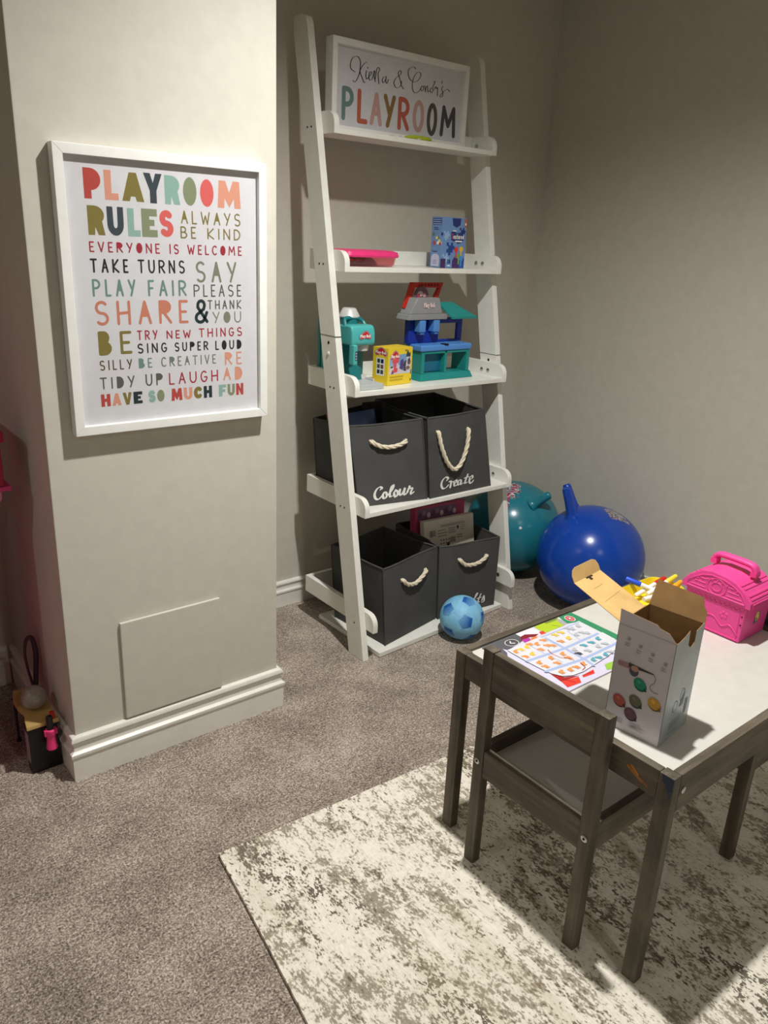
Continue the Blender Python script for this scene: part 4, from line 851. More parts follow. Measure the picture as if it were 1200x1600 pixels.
hopper('hopper_ball', 'large royal blue hopper ball with upright grips beside the wall', c, .192, ball_mat('royal_blue_rubber', (18, 70, 172), [(BLUE_PATCH, .972, [(0, rgb(150, 140, 150)), (.45, rgb(90, 80, 90)), (.55, rgb(176, 168, 176))], 9)]), [(Vector((-.44, .21, .87)), .115, (-.10, .06, .85)), (Vector((.12, .60, .79)), .10, (-.1, .1, .35))])
c = (2.268, 1.955, .185)
hopper('hopper_ball', 'large teal hopper ball behind the right stile of the ladder shelf', c, .187, ball_mat('teal_rubber', (38, 128, 146), [(Vector((-.35, -.05, .93)), .955, [(0, rgb(196, 70, 110)), (.42, rgb(40, 120, 140)), (.5, rgb(214, 206, 206)), (.58, rgb(96, 66, 80)), (.66, rgb(190, 60, 70))], 7)]), [(cdir(.43, -.47, c), .080, (.75, -.45, .35)), (cdir(-.20, -.48, c), .085, (-.75, .2, .2))])
m = MB(); d_ = cdir(.16, .04, c); m.lathe([(.0055, -.002), (.0055, .002), (.003, .003)], Vector(c)+d_*.187, d_, 14); o = m.build('valve_plug', WHITEP, bpy.data.objects['hopper_ball.001'])
print('part 3 ok')

# ================================================================== TABLE AND CHAIRS
RZ = .0097                                          # top of the rug
TX0, TX1, TY0, TY1, TH = 1.043, 1.722, .505, 1.015, .450; PZ = .4435
t = thing('play_table', 'low grey stained wooden table with white top, standing on the rug', 'table', ((TX0+TX1)/2, (TY0+TY1)/2, RZ))
for x in (TX0, TX1-.022):
    for y in (TY0, TY1-.028):
        m = MB(); m.box((x, y, RZ), (x+.022, y+.028, TH)); lg = m.build('leg', WZ, t, bevel=.002)
for y in (TY0, TY1-.017):
    m = MB(); m.box((TX0+.0222, y, TH-.073), (TX1-.0222, y+.017, TH)); ap = m.build('long_rail', WX, t, bevel=.0015)
    for x in (TX0+.034, TX1-.034):
        s_ = -1 if y == TY0 else 1; yy = y if s_ < 0 else y+.017
        m = MB(); m.lathe([(.0065, 0), (.0065, .0012), (.0045, .002)], (x, yy, TH-.034), (0, s_, 0), 18); sw = m.build('bolt_head', STEEL, ap)
for x in (TX0+.001, TX1-.018):
    m = MB(); m.box((x, TY0+.0282, TH-.054), (x+.017, TY1-.0282, TH)); m.build('end_rail', WY, t, bevel=.0015)
F = Flat((TX0+.001, .62, 0), (0, -1, 0), (0, 0, 1), lift=.0003)
for a, b, w_, c in (((.030, .425), (.058, .412), .006, (168, 110, 46)), ((.036, .430), (.050, .420), .004, (196, 132, 52)), ((.060, .414), (.070, .408), .004, (150, 98, 48))): F.stroke([a, b], w_, c)
F.build('orange_smear', INK, t)
F = Flat((TX0, TY0+.028, 0), (0, -1, 0), (0, 0, 1), lift=.0003); F.poly([(.006, .449), (.026, .449), (.027, .425), (.020, .418), (.014, .432), (.008, .436)], (42, 58, 82)); F.poly([(.020, .420), (.026, .424), (.024, .404)], (56, 70, 92)); F.build('blue_smear', INK, t)
m = MB(); m.box((TX0+.0182, TY0+.0172, PZ-.006), (TX1-.0182, TY1-.0172, PZ)); m.build('top_panel', TABLETOP, t)

def chair(label, loc, rz):
    """seat faces +x"""
    t = thing('play_chair', label, 'chair', (0, 0, RZ), 0, 'small wooden chairs at the play table')
    HW = .146; H = .515
    for s_ in (-1, 1):
        a, b = sorted((s_*HW, s_*(HW-.026)))
        m = MB(); m.box((-.140, a, RZ), (-.118, b, H)); lg = m.build('back_leg', WZ, t, bevel=.002)
        q = MB(); q.lathe([(.0068, 0), (.0068, .0012), (.005, .002)], (-.140, s_*(HW-.012), .262), (-1, 0, 0), 18); q.build('bolt_head', STEEL, lg)
        q = MB(); q.lathe([(.0025, 0), (.0025, .0005)], (-.1421, s_*(HW-.012), .262), (-1, 0, 0), 10); q.build('bolt_socket', HOLE, lg)
        m = MB(); m.box((.118, a, RZ), (.140, b, .292)); lg = m.build('front_leg', WZ, t, bevel=.002)
        a2, b2 = sorted((s_*(HW-.002), s_*(HW-.018)))
        m = MB(); m.box((-.1178, a2, .232), (.1178, b2, .292)); m.build('side_rail', WX, t, bevel=.0015)
    m = MB(); m.box((-.138, -HW+.0262, .230), (-.122, HW-.0262, .292)); m.build('back_rail', WY, t, bevel=.0015)
    m = MB(); m.box((.122, -HW+.0262, .232), (.138, HW-.0262, .292)); m.build('front_rail', WY, t, bevel=.0015)
    m = MB(); m.box((-.1385, -HW+.0262, .432), (-.123, HW-.0262, .513)); m.build('backrest', WY, t, bevel=.0018)
    m = MB(); m.box((-.1215, -HW+.0184, .259), (.1215, HW-.0184, .2645)); m.build('seat_panel', SEATP, t)
    t.location = (*loc, RZ); t.rotation_euler = (0, 0, rz); return t
c1 = chair('low grey wooden chair in front, its backrest standing at the left end of the table', (1.148, .762), 0)
dup(c1, (1.612, .706, RZ), PI, 'low grey wooden chair mostly hidden under the far right end of the table')

# ================================================================== ON THE TABLE
# folded game board with a sheet of pictures lying on it
K = .9877
t = thing('board_game', 'bright cartoon game board lying flat at the left end of the table', 'game', (1.245, .89, PZ))
bx0, bx1, by0, by1 = 1.100, 1.392, .778, .9955
m = MB(); m.box((bx0, by0, PZ+.0003), (bx1, by1, PZ+.0035)); m.build('board', mat('lilac_board', (208, 204, 224), .45), t)
F = Flat((0, 0, PZ+.0035), (1, 0, 0), (0, 1, 0))
G = {'dark': [(1.1504,1.0135),(1.2167,1.0076),(1.217,.9786),(1.1489,.9655),(1.1393,.9871)], 'white1': [(1.2167,1.0076),(1.2711,1.0075),(1.2742,.9694),(1.217,.9786)], 'lime': [(1.2776,1.0076),(1.358,1.0076),(1.3565,.982),(1.3391,.9729),(1.2785,.973),(1.2752,.9838)], 'lime2': [(1.3139,1.0075),(1.358,1.0075),(1.3508,.9997),(1.3116,1.0013)],
 'green': [(1.3651,1.0076),(1.4085,1.0076),(1.4085,.79),(1.3702,.79),(1.3822,.9671),(1.3543,.9752)], 'grey': [(1.3485,1.0047),(1.3601,.9936),(1.3553,.9759),(1.3403,.9722)], 'hat': [(1.2163,.9917),(1.2323,.994),(1.2609,.9782),(1.2438,.9735),(1.2307,.9789),(1.2033,.9782)], 'purple': [(1.2084,.9811),(1.2295,.9779),(1.2218,.9659),(1.203,.9678)],
 'orange': [(1.2288,.9738),(1.2459,.9753),(1.2484,.964),(1.2294,.9608),(1.2218,.9659)], 'red0': [(1.2673,.9838),(1.2803,.983),(1.2768,.9709),(1.2624,.9727)], 'w1': [(1.3853,.9595),(1.3838,.9433),(1.3743,.9327),(1.3786,.9132),(1.3834,.9233),(1.3876,.9546)], 'w2': [(1.3773,.9042),(1.3752,.8541),(1.3854,.8599),(1.3887,.9032)],
 'redA': [(1.145,.8197),(1.189,.811),(1.1754,.7938),(1.1379,.7977)], 'redB': [(1.1983,.8101),(1.2375,.8119),(1.227,.8004),(1.1948,.8039)], 'redC': [(1.149,.85),(1.1633,.8258),(1.1947,.8125),(1.1443,.8191)], 'limeB': [(1.274,.8114),(1.3062,.8086),(1.2745,.7895),(1.2595,.7948)]}
GC = {'dark': (92, 92, 96), 'white1': (228, 224, 230), 'lime': (176, 200, 48), 'lime2': (120, 140, 52), 'green': (52, 140, 96), 'grey': (170, 168, 170), 'hat': (132, 36, 48), 'purple': (180, 60, 160), 'orange': (240, 130, 70), 'red0': (216, 70, 66), 'w1': (232, 236, 240), 'w2': (232, 236, 240), 'redA': (224, 66, 52), 'redB': (224, 66, 52), 'redC': (170, 44, 44), 'limeB': (150, 196, 72)}
F.poly([(1.112*K, 1.0076*K), (1.1504*K, 1.0076*K), (1.1393*K, .96*K), (1.112*K, .93*K)], (96, 96, 100))
for k in G: F.poly([(x*K, min(y*K, .995)) for x, y in G[k]], GC[k])
x, y = 1.1798*K, .984*K; F.disc(x, y, .0175, .0135, (230, 230, 228)); F.disc(x, y, .0160, .0122, (84, 84, 88)); F.stroke([(x+.001, y+.006), (x-.004, y), (x+.004, y-.005)], .0026, (236, 236, 232))
x, y = 1.3806*K, .988*K; F.disc(x, y, .0115, .0135, (244, 240, 240)); F.disc(x, y, .0098, .0118, (196, 56, 66)); F.stroke([(x-.004, y+.006), (x+.004, y+.002), (x-.003, y-.001), (x+.004, y-.006)], .002, (244, 240, 240))
for i in range(4): F.rect(1.3765*K, (.862+.011*i)*K, 1.3845*K, (.866+.011*i)*K, (44, 84, 150)); F.rect(1.3775*K, (.918+.010*i)*K, 1.385*K, (.921+.010*i)*K, (60, 100, 160))
F.stroke([(1.154*K, .822*K), (1.166*K, .800*K)], .0012, (120, 30, 30)); F.stroke([(1.2*K, .8095*K), (1.23*K, .806*K)], .001, (120, 30, 30)); F.stroke([(1.318*K, .99*K), (1.329*K, .976*K)], .001, (110, 130, 40))
F.build('board_print', INKG, t)
t = thing('picture_sheet', 'white sheet of small animal pictures in a blue grid lying on the game board', 'paper', (1.25, .88, PZ+.004))
SH = [(1.145,.9652),(1.3855,.9663),(1.3830,.900),(1.3790,.8437),(1.3068,.8269),(1.2473,.8209),(1.2111,.8166),(1.1809,.8192),(1.1604,.8294),(1.1502,.8481),(1.1464,.8725),(1.1443,.9086)]
SZ = PZ+.0052
m = MB(); m.prism([(x*K, y*K) for x, y in SH], lambda x, y: (x, y, SZ), lambda x, y: (x, y, SZ+.0005)); m.build('sheet', mat('sheet_paper', (214, 214, 220), .5), t, smooth=0)
F = Flat((0, 0, SZ+.0005), (1, 0, 0), (0, 1, 0)); BLU = (168, 184, 222)
for ln, w_ in (([(1.1454,.9095),(1.2548,.9006),(1.3704,.9022)], .007), ([(1.2552,.9531),(1.2548,.9006),(1.2526,.843),(1.2484,.8202)], .007), ([(1.1466,.8603),(1.2483,.8487),(1.3707,.8508)], .007), ([(1.2011,.961),(1.1998,.9106)], .0015), ([(1.2019,.9091),(1.2034,.8647)], .0015), ([(1.3233,.9499),(1.3125,.9022)], .0015), ([(1.25,.962),(1.38,.962)], .003)):
    F.stroke([(x*K, y*K) for x, y in ln], w_, BLU, cap=6)
BL = [(1.1541,.9501,'o'),(1.1721,.95,'y'),(1.1894,.9505,'y'),(1.158,.924,'o'),(1.1759,.9237,'y'),(1.2056,.9549,'o'),(1.2174,.947,'o'),(1.2446,.9507,'o'),(1.2082,.9258,'o'),(1.2338,.9299,'o'),(1.2435,.9234,'o'),(1.1604,.8909,'o'),(1.1617,.8732,'o'),(1.196,.8898,'o'),(1.1933,.8687,'o'),(1.2305,.887,'o'),(1.2302,.8696,'o'),(1.1699,.8402,'o'),(1.1923,.8359,'o'),(1.2128,.8358,'o'),(1.2337,.8358,'o'),(1.2856,.9521,'y'),(1.3054,.9519,'y'),(1.2732,.9253,'o'),(1.2969,.9253,'y'),(1.3334,.9555,'g'),(1.3391,.9494,'g'),(1.3619,.951,'g'),(1.3245,.9262,'g'),(1.3457,.9251,'g'),(1.3525,.9174,'g'),(1.2658,.8842,'g'),(1.2621,.8687,'d'),(1.3008,.8851,'t'),(1.2894,.8653,'g'),(1.3257,.884,'t'),(1.35,.8867,'t'),(1.3214,.8651,'g'),(1.3465,.8638,'g'),(1.2651,.8345,'t'),(1.2848,.8329,'t'),(1.3057,.8335,'t'),(1.3269,.8341,'g')]
BC = {'o': (232, 150, 86), 'y': (240, 196, 70), 'g': (186, 190, 198), 'd': (70, 74, 84), 't': (92, 168, 186)}; rnd = random.Random(11)
for x, y, c in BL:
    x, y = x*K, y*K; F.disc(x, y, .0062, .0048, BC[c], 12, rnd.random()*3); F.disc(x+.006*rnd.choice((-1, 1)), y+.004, .0032, .003, BC[c], 10)
    for k in (-1, 0, 1): F.stroke([(x+k*.0035, y-.003), (x+k*.0038, y-.0075)], .0014, BC[c], 5)
F.stroke([tuple(p*K for p in q) for q in ((1.2179,.9163),(1.2115,.8997),(1.2146,.8802),(1.2274,.8658),(1.2298,.8554))], .0012, (206, 60, 60)); F.stroke([tuple(p*K for p in q) for q in ((1.2324,.8423),(1.2263,.824),(1.2117,.82))], .0012, (170, 50, 60))
F.build('sheet_print', INKG, t)

# open product carton
N0 = Vector((1.105, .5765, PZ+.0004)); bu = Vector((.991, .131, 0)).normalized(); bv = Vector((-.131, .991, 0)).normalized(); BU, BV, BH = .1115, .1035, .200; TK = .0009; UP = Vector((0, 0, 1))
t = thing('open_carton', 'open white and silver carton printed with coloured shells standing on the table', 'box', N0)
def slab(m, a, b, c, n, th=TK):
    """thin board: corner a, edges to b and c, thickness along n"""
    a, b, c = Vector(a), Vector(b), Vector(c); d = b+c-a; q = [a, b, d, c]; m.hexa(q, [p+n*th for p in q])
def panel2(name, pts, n, outer, inner, mo, mi, parent, bevel=0):
    """card with a printed outside and a raw inside, both with real thickness"""
    m = MB(); P = [Vector(p) for p in pts]; k = len(P); Q = [p+n*TK for p in P]
    m.add(P+Q, [tuple(range(k)), tuple(range(2*k-1, k-1, -1))]+[(i, (i+1) % k, k+(i+1) % k, k+i) for i in range(k)])
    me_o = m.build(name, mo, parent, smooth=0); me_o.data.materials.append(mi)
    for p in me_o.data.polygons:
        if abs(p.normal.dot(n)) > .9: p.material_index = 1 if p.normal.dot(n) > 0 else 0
        else: p.material_index = 1
    return me_o
W3 = lambda u, v, z: N0+bu*u+bv*v+UP*z
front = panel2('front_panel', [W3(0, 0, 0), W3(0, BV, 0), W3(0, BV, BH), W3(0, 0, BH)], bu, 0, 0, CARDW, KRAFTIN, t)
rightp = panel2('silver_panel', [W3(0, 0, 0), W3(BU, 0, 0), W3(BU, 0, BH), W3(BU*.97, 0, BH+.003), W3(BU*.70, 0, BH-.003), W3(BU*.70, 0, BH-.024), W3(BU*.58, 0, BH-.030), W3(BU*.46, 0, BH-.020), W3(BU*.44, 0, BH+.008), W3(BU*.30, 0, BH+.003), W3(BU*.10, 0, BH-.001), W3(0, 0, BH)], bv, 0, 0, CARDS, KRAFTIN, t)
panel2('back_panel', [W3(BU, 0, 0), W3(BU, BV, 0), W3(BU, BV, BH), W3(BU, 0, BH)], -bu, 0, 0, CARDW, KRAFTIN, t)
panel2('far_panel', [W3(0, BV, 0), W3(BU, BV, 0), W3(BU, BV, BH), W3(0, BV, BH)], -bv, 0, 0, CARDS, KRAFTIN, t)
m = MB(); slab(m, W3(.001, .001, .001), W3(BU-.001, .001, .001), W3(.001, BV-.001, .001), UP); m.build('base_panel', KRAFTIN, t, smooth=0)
# flaps: front dust flap, back dust flap, long kraft lid with its tuck
d = (UP*.93-bu*.10+bu*.0).normalized(); nn = Vector((d.z, 0, 0)); nn = d.cross(bv).normalized()*-1
nn = bv.cross(d).normalized(); nn = nn if nn.dot(bu) > 0 else -nn
fl = lambda v, h: W3(0, v, BH)+d*h
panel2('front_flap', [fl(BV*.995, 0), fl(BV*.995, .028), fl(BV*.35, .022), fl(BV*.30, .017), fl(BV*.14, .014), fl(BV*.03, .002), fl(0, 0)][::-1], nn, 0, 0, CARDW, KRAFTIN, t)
d2 = (UP*.95+bu*.30).normalized(); n2 = bv.cross(d2).normalized(); n2 = n2 if n2.dot(bu) < 0 else -n2
fb = lambda v, h: W3(BU, v, BH)+d2*h
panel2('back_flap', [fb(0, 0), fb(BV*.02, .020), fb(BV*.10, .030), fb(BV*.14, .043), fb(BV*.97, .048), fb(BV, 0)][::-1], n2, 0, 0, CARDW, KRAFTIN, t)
an = math.radians(22); d3 = bv*math.cos(an)+UP*math.sin(an); n3 = bu.cross(d3).normalized(); n3 = n3 if n3.z > 0 else -n3
fk = lambda u, h: W3(u, BV, BH)+d3*h
lid = panel2('lid_flap', [fk(.002, 0), fk(.002, .104), fk(.094, .104), fk(.094, 0)], n3, 0, 0, CARDW, KRAFT, t)
an = math.radians(62); d4 = bv*math.cos(an)+UP*math.sin(an); n4 = bu.cross(d4).normalized(); n4 = n4 if n4.z > 0 else -n4
ft = lambda u, h: fk(0, .104)+bu*u+d4*h
panel2('tuck_flap', [ft(.002, 0), ft(.002, .012), ft(.008, .022), ft(.018, .026), ft(.078, .026), ft(.088, .022), ft(.094, .012), ft(.094, 0)], n4, 0, 0, CARDW, KRAFT, t)
F = Flat(fk(0, 0)+n3*TK, bu, d3); F.rect(.040, .100, .062, .1035, (52, 40, 26)); F.rect(.046, .094, .054, .1, (52, 40, 26)); F.stroke([(.03, .076), (.06, .077)], .0006, (150, 116, 70)); F.stroke([(.02, .045), (.08, .049)], .0006, (172, 138, 88))
F.build('creases', INK, lid)
# print on the shaded front: u runs from the far edge to the near edge
F = Flat(W3(0, BV, 0)-bu*.0002, -bv, UP); Gy = (150, 146, 148)
for i, (x, y) in enumerate(((.020, .178), (.042, .172), (.065, .166), (.089, .158))):
    F.disc(x+.002, y, .0034, .003, (178, 174, 176)); F.stroke([(x, y-.003), (x+.005, y+.002), (x+.003, y-.004)], .0012, Gy, 6); F.lines(x-.004, y-.016, x+.006, y-.007, 2, (176, 172, 174), .45)
F.poly([(.012, .132), (.031, .133), (.031, .123), (.012, .122)], (176, 138, 136)); F.disc(.012, .127, .003, .005, (176, 138, 136)); F.poly([(.029, .1345), (.075, .1315), (.076, .1295), (.050, .128), (.029, .126)], (70, 74, 76)); F.disc(.040, .122, .0085, .0100, (92, 88, 100)); F.disc(.041, .127, .007, .0055, (196, 152, 134))
F.stroke([p[:2] for p in smoothline([(.074, .131, 0), (.079, .124, 0), (.078, .115, 0), (.073, .109, 0), (.073, .102, 0), (.080, .098, 0), (.088, .099, 0)], 6)], .0010, (150, 120, 118), 6)
for x, y, c, dk in ((.054, .103, (52, 146, 116), (30, 84, 70)), (.084, .078, (208, 160, 66), (120, 88, 40)), (.051, .068, (112, 112, 90), (66, 68, 58)), (.022, .057, (186, 96, 80), (98, 48, 44)), (.046, .040, (110, 78, 84), (62, 44, 50))):
    F.disc(x+.001, y-.0024, .0122, .0106, dk, 20, -.5); F.disc(x, y, .0120, .0102, c, 20, -.5); F.poly([(x+.007, y-.006), (x+.010, y-.004), (x+.014, y-.0095), (x+.011, y-.011)], dk); F.disc(x-.002, y+.003, .004, .003, tuple(min(255, int(v*1.18)) for v in c), 14, -.5)
F.lines(.012, .012, .036, .024, 4, (176, 172, 174), .3, .2); F.lines(.046, .012, .075, .026, 5, (176, 172, 174), .3, .25); F.lines(.050, .016, .062, .019, 1, (120, 116, 118), .5)
F.stroke([(.002, .1995), (.1015, .1995)], .0007, (150, 144, 146)); F.build('shell_print', INK, front)
F = Flat(W3(0, 0, 0)-bv*.0002, bu, UP); c = (148, 160, 164)
F.stroke([(.030, .012), (.072, .012)], .0012, (110, 122, 126), 4); F.lines(.034, .018, .075, .034, 4, c, .3, .2); F.stroke(arc(.045, .062, .009, .011, 0, 360, 16), .0014, c, 5); F.stroke(arc(.070, .076, .008, .012, 0, 360, 16), .0014, c, 5); F.poly([(.062, .054), (.078, .054), (.078, .082)], (160, 170, 174)); F.rect(.088, .03, .098, .06, (166, 176, 180))
F.build('silver_print', INK, rightp)

# yellow tray of markers
t = thing('marker_tray', 'yellow plastic tray holding markers at the back right of the table', 'tray', (1.605, .925, PZ))
tx0, tx1, ty0, ty1 = 1.505, 1.690, .880, .975
m = MB(); loft(m, [rlp(tx0+.012, ty0+.012, tx1-.012, ty1-.012, .02, PZ+.0005), rlp(tx0, ty0, tx1, ty1, .026, PZ+.034), rlp(tx0+.002, ty0+.002, tx1-.002, ty1-.002, .024, PZ+.034), rlp(tx0+.014, ty0+.014, tx1-.014, ty1-.014, .018, PZ+.004)]); m.build('tray_body', YELLOWP, t, smooth=40)
def marker(label, a, b, capc, barrel):
    a, b = Vector(a), Vector(b); dd = (b-a).normalized(); L = (b-a).length
    t = thing('marker', label, 'marker', a, 0, 'markers in the yellow tray')
    m = MB(); m.lathe([(.0052, 0), (.0062, .003), (.0064, L*.34), (.0058, L*.345)], a, dd, 16); m.build('pen_cap', capc, t)
    m = MB(); m.lathe([(.0055, L*.34), (.0055, L*.96), (.0045, L)], a, dd, 16); m.build('barrel', barrel, t)
ORANGEP = mat('orange_plastic', (246, 178, 40), .4); BLUEC = mat('blue_cap', (40, 84, 220), .35)
marker('blue capped white marker leaning over the left rim of the yellow tray', (1.580, .985, PZ+.048), (1.634, .895, PZ+.022), BLUEC, WHITEP)
marker('yellow capped marker, upper one pointing right out of the yellow tray', (1.704, .925, PZ+.047), (1.585, .925, PZ+.028), mat('yellow_cap', (244, 226, 70), .4), WHITEP)
marker('orange capped marker, lower one pointing right out of the yellow tray', (1.701, .908, PZ+.039), (1.590, .900, PZ+.021), ORANGEP, WHITEP)
marker('red capped marker lying among the yellow and orange ones in the tray', (1.682, .941, PZ+.041), (1.572, .948, PZ+.018), REDP, WHITEP)
marker('white marker lying lengthwise at the front of the yellow tray', (1.540, .905, PZ+.034), (1.650, .893, PZ+.030), WHITEP, WHITEP)

# pink treasure chest
t = thing('toy_chest', 'hot pink plastic treasure chest with carry handle at the right end of the table', 'chest', (1.645, .76, PZ))
cx0, cx1, cy0, cy1 = 1.5865, 1.699, .688, .832
m = MB(); m.hexa([(cx0+.002, cy0+.004, PZ+.0004), (cx1, cy0+.004, PZ+.0004), (cx1, cy1-.004, PZ+.0004), (cx0+.002, cy1-.004, PZ+.0004)], [(cx0, cy0, .530), (cx1, cy0, .530), (cx1, cy1, .530), (cx0, cy1, .530)]); m.build('chest_body', PINKC, t, bevel=.003)
arch = [(cy0-.010, .5305), (cy0-.009, .545), (cy0+.008, .563), (cy0+.032, .579), (cy0+.055, .585), (cy1-.055, .587), (cy1-.032, .582), (cy1-.008, .565), (cy1+.009, .546), (cy1+.010, .5305)]
m = MB(); m.prism(arch, lambda y, z: (cx0-.005, y, z), lambda y, z: (cx1+.006, y, z)); ld = m.build('lid', PINKC, t, bevel=.002)
# ridges of the lid running front to back on the curved sides
for ks in ((0, 1, 2), (6, 7, 8)):
  m = MB()
  for k in ks:
    (ya, za), (yb, zb) = arch[k], arch[k+1]; ln = math.hypot(yb-ya, zb-za)
    for j in range(1, 3):
        f = j/3; y = ya+(yb-ya)*f; z = za+(zb-za)*f; ny, nz = -(zb-za)/ln, (yb-ya)/ln
        m.hexa([(cx0+.004, y-(yb-ya)/ln*.003, z-(zb-za)/ln*.003), (cx1, y-(yb-ya)/ln*.003, z-(zb-za)/ln*.003), (cx1, y+(yb-ya)/ln*.003, z+(zb-za)/ln*.003), (cx0+.004, y+(yb-ya)/ln*.003, z+(zb-za)/ln*.003)],
               [(cx0+.004, y-(yb-ya)/ln*.002+ny*.002, z-(zb-za)/ln*.002+nz*.002), (cx1, y-(yb-ya)/ln*.002+ny*.002, z-(zb-za)/ln*.002+nz*.002), (cx1, y+(yb-ya)/ln*.002+ny*.002, z+(zb-za)/ln*.002+nz*.002), (cx0+.004, y+(yb-ya)/ln*.002+ny*.002, z+(zb-za)/ln*.002+nz*.002)])
  m.build('lid_ridges', PINKC, ld, bevel=.0006)
# moulded relief on the arched front and the body
m = MB(); xf = cx0-.005; yc = (cy0+cy1)/2
inner = [(cy0+.004, .538), (cy0+.007, .548), (cy0+.016, .560), (cy0+.036, .571), (yc-.015, .577), (yc+.015, .579), (cy1-.036, .573), (cy1-.016, .560), (cy1-.005, .550), (cy1-.003, .538)]
m.tube([(xf, y, z) for y, z in inner]+[(xf, *inner[0])], .0018, 6, cap=False)
for r in (.019, .010): m.tube([(xf, yc+r*1.15*math.cos(2*PI*k/24), .556+r*math.sin(2*PI*k/24)) for k in range(25)], .0016, 6, cap=False)
for k in range(3):
    for s_ in (-1, 1): m.tube([(xf, yc+s_*.026, .545+k*.010), (xf, yc+s_*(.060-.008*k), .545+k*.010)], .0013, 6)
for k in range(9): m.sphere((xf, yc-.046+k*.0115, .570-.0009*abs(k-4)**1.6), .0022, 8, 6)
m.build('front_relief', PINKC, ld, smooth=60)
m = MB(); xb = cx0
for k in range(11): m.tube([(xb+.0002, cy0+.010+.0115*k+.0055*math.cos(a), .524-.006*math.sin(a)) for a in [PI*j/6 for j in range(7)]], .0013, 5)
for y, z in ((yc+.030, .508), (yc-.025, .496)):
    for k in range(5): m.sphere((xb+.001, y+.007*math.cos(1.3*k), z+.006*math.sin(1.3*k)), .004, 8, 6, (.4, 1, 1))
m.tube(smoothline([(xb+.0008, cy0+.010, .462), (xb+.0006, cy0+.030, .478), (xb+.0008, cy0+.048, .470), (xb+.0006, cy0+.070, .486), (xb+.0006, cy0+.095, .480), (xb+.0008, cy0+.115, .468), (xb+.0008, cy1-.012, .472)]), .0014, 6)
m.tube([(xb+.0015, cy0+.008, PZ+.006), (xb+.0015, cy1-.008, PZ+.006)], .0016, 6)
for y in (cy0+.012, cy1-.012): m.tube([(xb+.001, y, .455), (xb+.0005, y, .52)], .0014, 6)
m.build('body_relief', PINKC, t, smooth=60)
for z in (.508, .488):
    m = MB(); m.lathe([(.0018, 0), (.0018, .0006)], (cx0, cy0+.0065, z), (-1, 0, 0), 10); m.build('pin_hole', HOLE, t)
m = MB(); m.box((1.638, yc-.054, .583), (1.658, yc-.040, .594)); m.box((1.638, yc+.040, .584), (1.658, yc+.054, .596))
hs = smoothline([(1.648, yc-.050, .588), (1.648, yc-.046, .599), (1.648, yc-.036, .606), (1.648, yc, .608), (1.648, yc+.036, .607), (1.648, yc+.046, .600), (1.648, yc+.050, .590)])
for o_ in (-.004, .004): m.tube([p+Vector((o_, 0, 0)) for p in hs], .0062, 10)
m.build('handle', PINKC, ld, smooth=50)
F = Flat((1.645, cy0+.0022, .0), (1, 0, 0), (0, 0, 1), lift=.0012); F.poly([(-.008, .478), (-.006, .500), (.002, .506), (.012, .515), (.014, .495), (.008, .482)], (110, 120, 130)); F.disc(.003, .496, .008, .011, (226, 206, 110)); F.disc(.001, .490, .003, .003, (80, 70, 60)); F.disc(.007, .500, .003, .003, (150, 200, 90)); F.build('sticker', INK, t)

# ================================================================== LEFT OF THE PILLAR
t = thing('toy_piano', 'tiny black toy piano with gold top against the left side of the pillar', 'toy', (.388, 1.78, 0))
m = MB(); m.box((.356, 1.712, .0005), (.4225, 1.745, .125)); m.build('case', BLACKP, t, bevel=.002)
m = MB(); m.prism([(.352, 1.705), (.426, 1.705), (.4255, 1.80), (.424, 1.875), (.400, 1.885), (.368, 1.885), (.357, 1.84), (.358, 1.80), (.364, 1.765), (.356, 1.735)], lambda x, y: (x, y, .1255), lambda x, y: (x, y, .1365)); m.build('gold_top', GOLD, t, bevel=.002)
for x, y in ((.366, 1.868), (.412, 1.868)):
    m = MB(); m.lathe([(.006, .0005), (.006, .004), (.003, .01), (.0035, .11), (.006, .1252)], (x, y, 0), seg=12); m.build('leg', BLACKP, t)
m = MB(); m.box((.3545, 1.716, .03), (.356, 1.741, .11)); m.build('side_picture', mat('faded_print', (150, 128, 132), .5), t)
m = MB(); m.sphere((.392, 1.778, .1665), .0295, 28, 18); tag(m.build('grey_ball', mat('grey_glitter', (150, 142, 130), .35, .5, var=(60, .25)), None), 'shiny grey ball lying on the gold top of the toy piano', 'ball')
t = thing('toy_microphone', 'pink and black toy hung over the front edge of the toy piano', 'toy', (.402, 1.70, .10))
m = MB(); m.lathe([(.011, .0), (.013, .003), (.0105, .02), (.0098, .036), (.012, .040), (.012, .052), (.009, .054)], (.400, 1.6905, .070), (0, 0, 1), 18); m.box((.386, 1.686, .108), (.390, 1.695, .122)); m.box((.4105, 1.686, .108), (.4145, 1.695, .122)); m.build('pink_grip', PINKP, t)
m = MB(); m.lathe([(.0075, .054), (.0078, .085), (.0065, .088)], (.400, 1.6905, .070), (0, 0, 1), 16); m.build('black_tip', BLACKP, t)
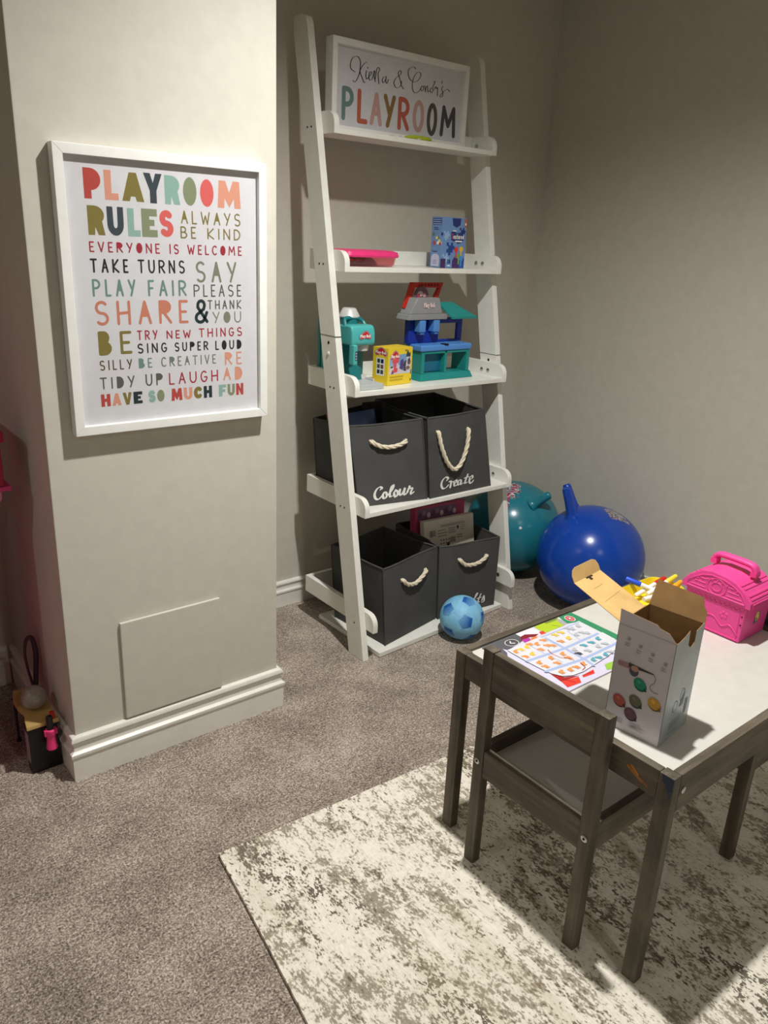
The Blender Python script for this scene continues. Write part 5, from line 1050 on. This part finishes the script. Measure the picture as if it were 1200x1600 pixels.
m = MB(); m.box((.407, 1.706, .137), (.418, 1.716, .156)); tag(m.build('red_block', REDP, None, bevel=.002), 'tiny red block standing on the right front corner of the toy piano', 'toy')
m = MB(); hp = smoothline([(.413, 1.856, .142), (.404, 1.860, .20), (.402, 1.862, .245), (.408, 1.864, .275), (.418, 1.866, .282), (.426, 1.868, .265), (.428, 1.868, .225), (.422, 1.866, .17), (.418, 1.862, .142)])
m.tube(hp, [.0032+.0034*max(0, math.sin(PI*(k/len(hp)-.25))) for k in range(len(hp))], 8); tag(m.build('hair_band', mat('dark_plum_plastic', (66, 44, 52), .5), None, smooth=60), 'dark arched band standing upright behind the grey ball on the toy piano', 'band')
# pink doll house, only its right edge reaches into the picture
t = thing('doll_house', 'tall pink doll house at the left edge beside the pillar', 'doll house', (.05, 1.86, 0))
HP = mat('doll_house_pink', (214, 60, 116), .5); HD = mat('doll_house_magenta', (168, 22, 62), .5); HW_ = mat('doll_house_pale_pink', (240, 150, 180), .5)
for x0, x1 in ((-.22, -.205), (.225, .240)):
    q = MB(); q.box((x0, 1.76, .0005), (x1, 2.02, .90)); q.build('side_wall', HP, t, bevel=.002)
for z in (.02, .32, .62):
    q = MB(); q.box((-.2045, 1.762, z), (.2245, 2.018, z+.012)); q.build('floor_board', HW_, t)
q = MB(); q.box((-.2045, 2.008, .0325), (.2245, 2.018, .9)); q.build('back_wall', HP, t)
q = MB(); q.prism([(-.24, .90), (.26, .90), (.25, .93), (.06, 1.04), (-.04, 1.04), (-.23, .93)], lambda x, z: (x, 1.75, z+.0006), lambda x, z: (x, 2.03, z+.0006)); q.build('roof', HD, t, bevel=.003)
q = MB(); q.box((.2405, 1.77, .692), (.396, 1.86, .702)); q.build('balcony_floor', HP, t, bevel=.002)
q = MB(); q.box((.372, 1.775, .7025), (.3835, 1.855, .80)); q.box((.366, 1.772, .80), (.392, 1.858, .823)); q.build('balcony_rail', HD, t, bevel=.002)
q = MB(); q.tube([(.370, 1.79, .691), (.369, 1.79, .672), (.366, 1.80, .664)], .009, 10); q.build('balcony_bracket', HW_, t)
print('part 4 ok')
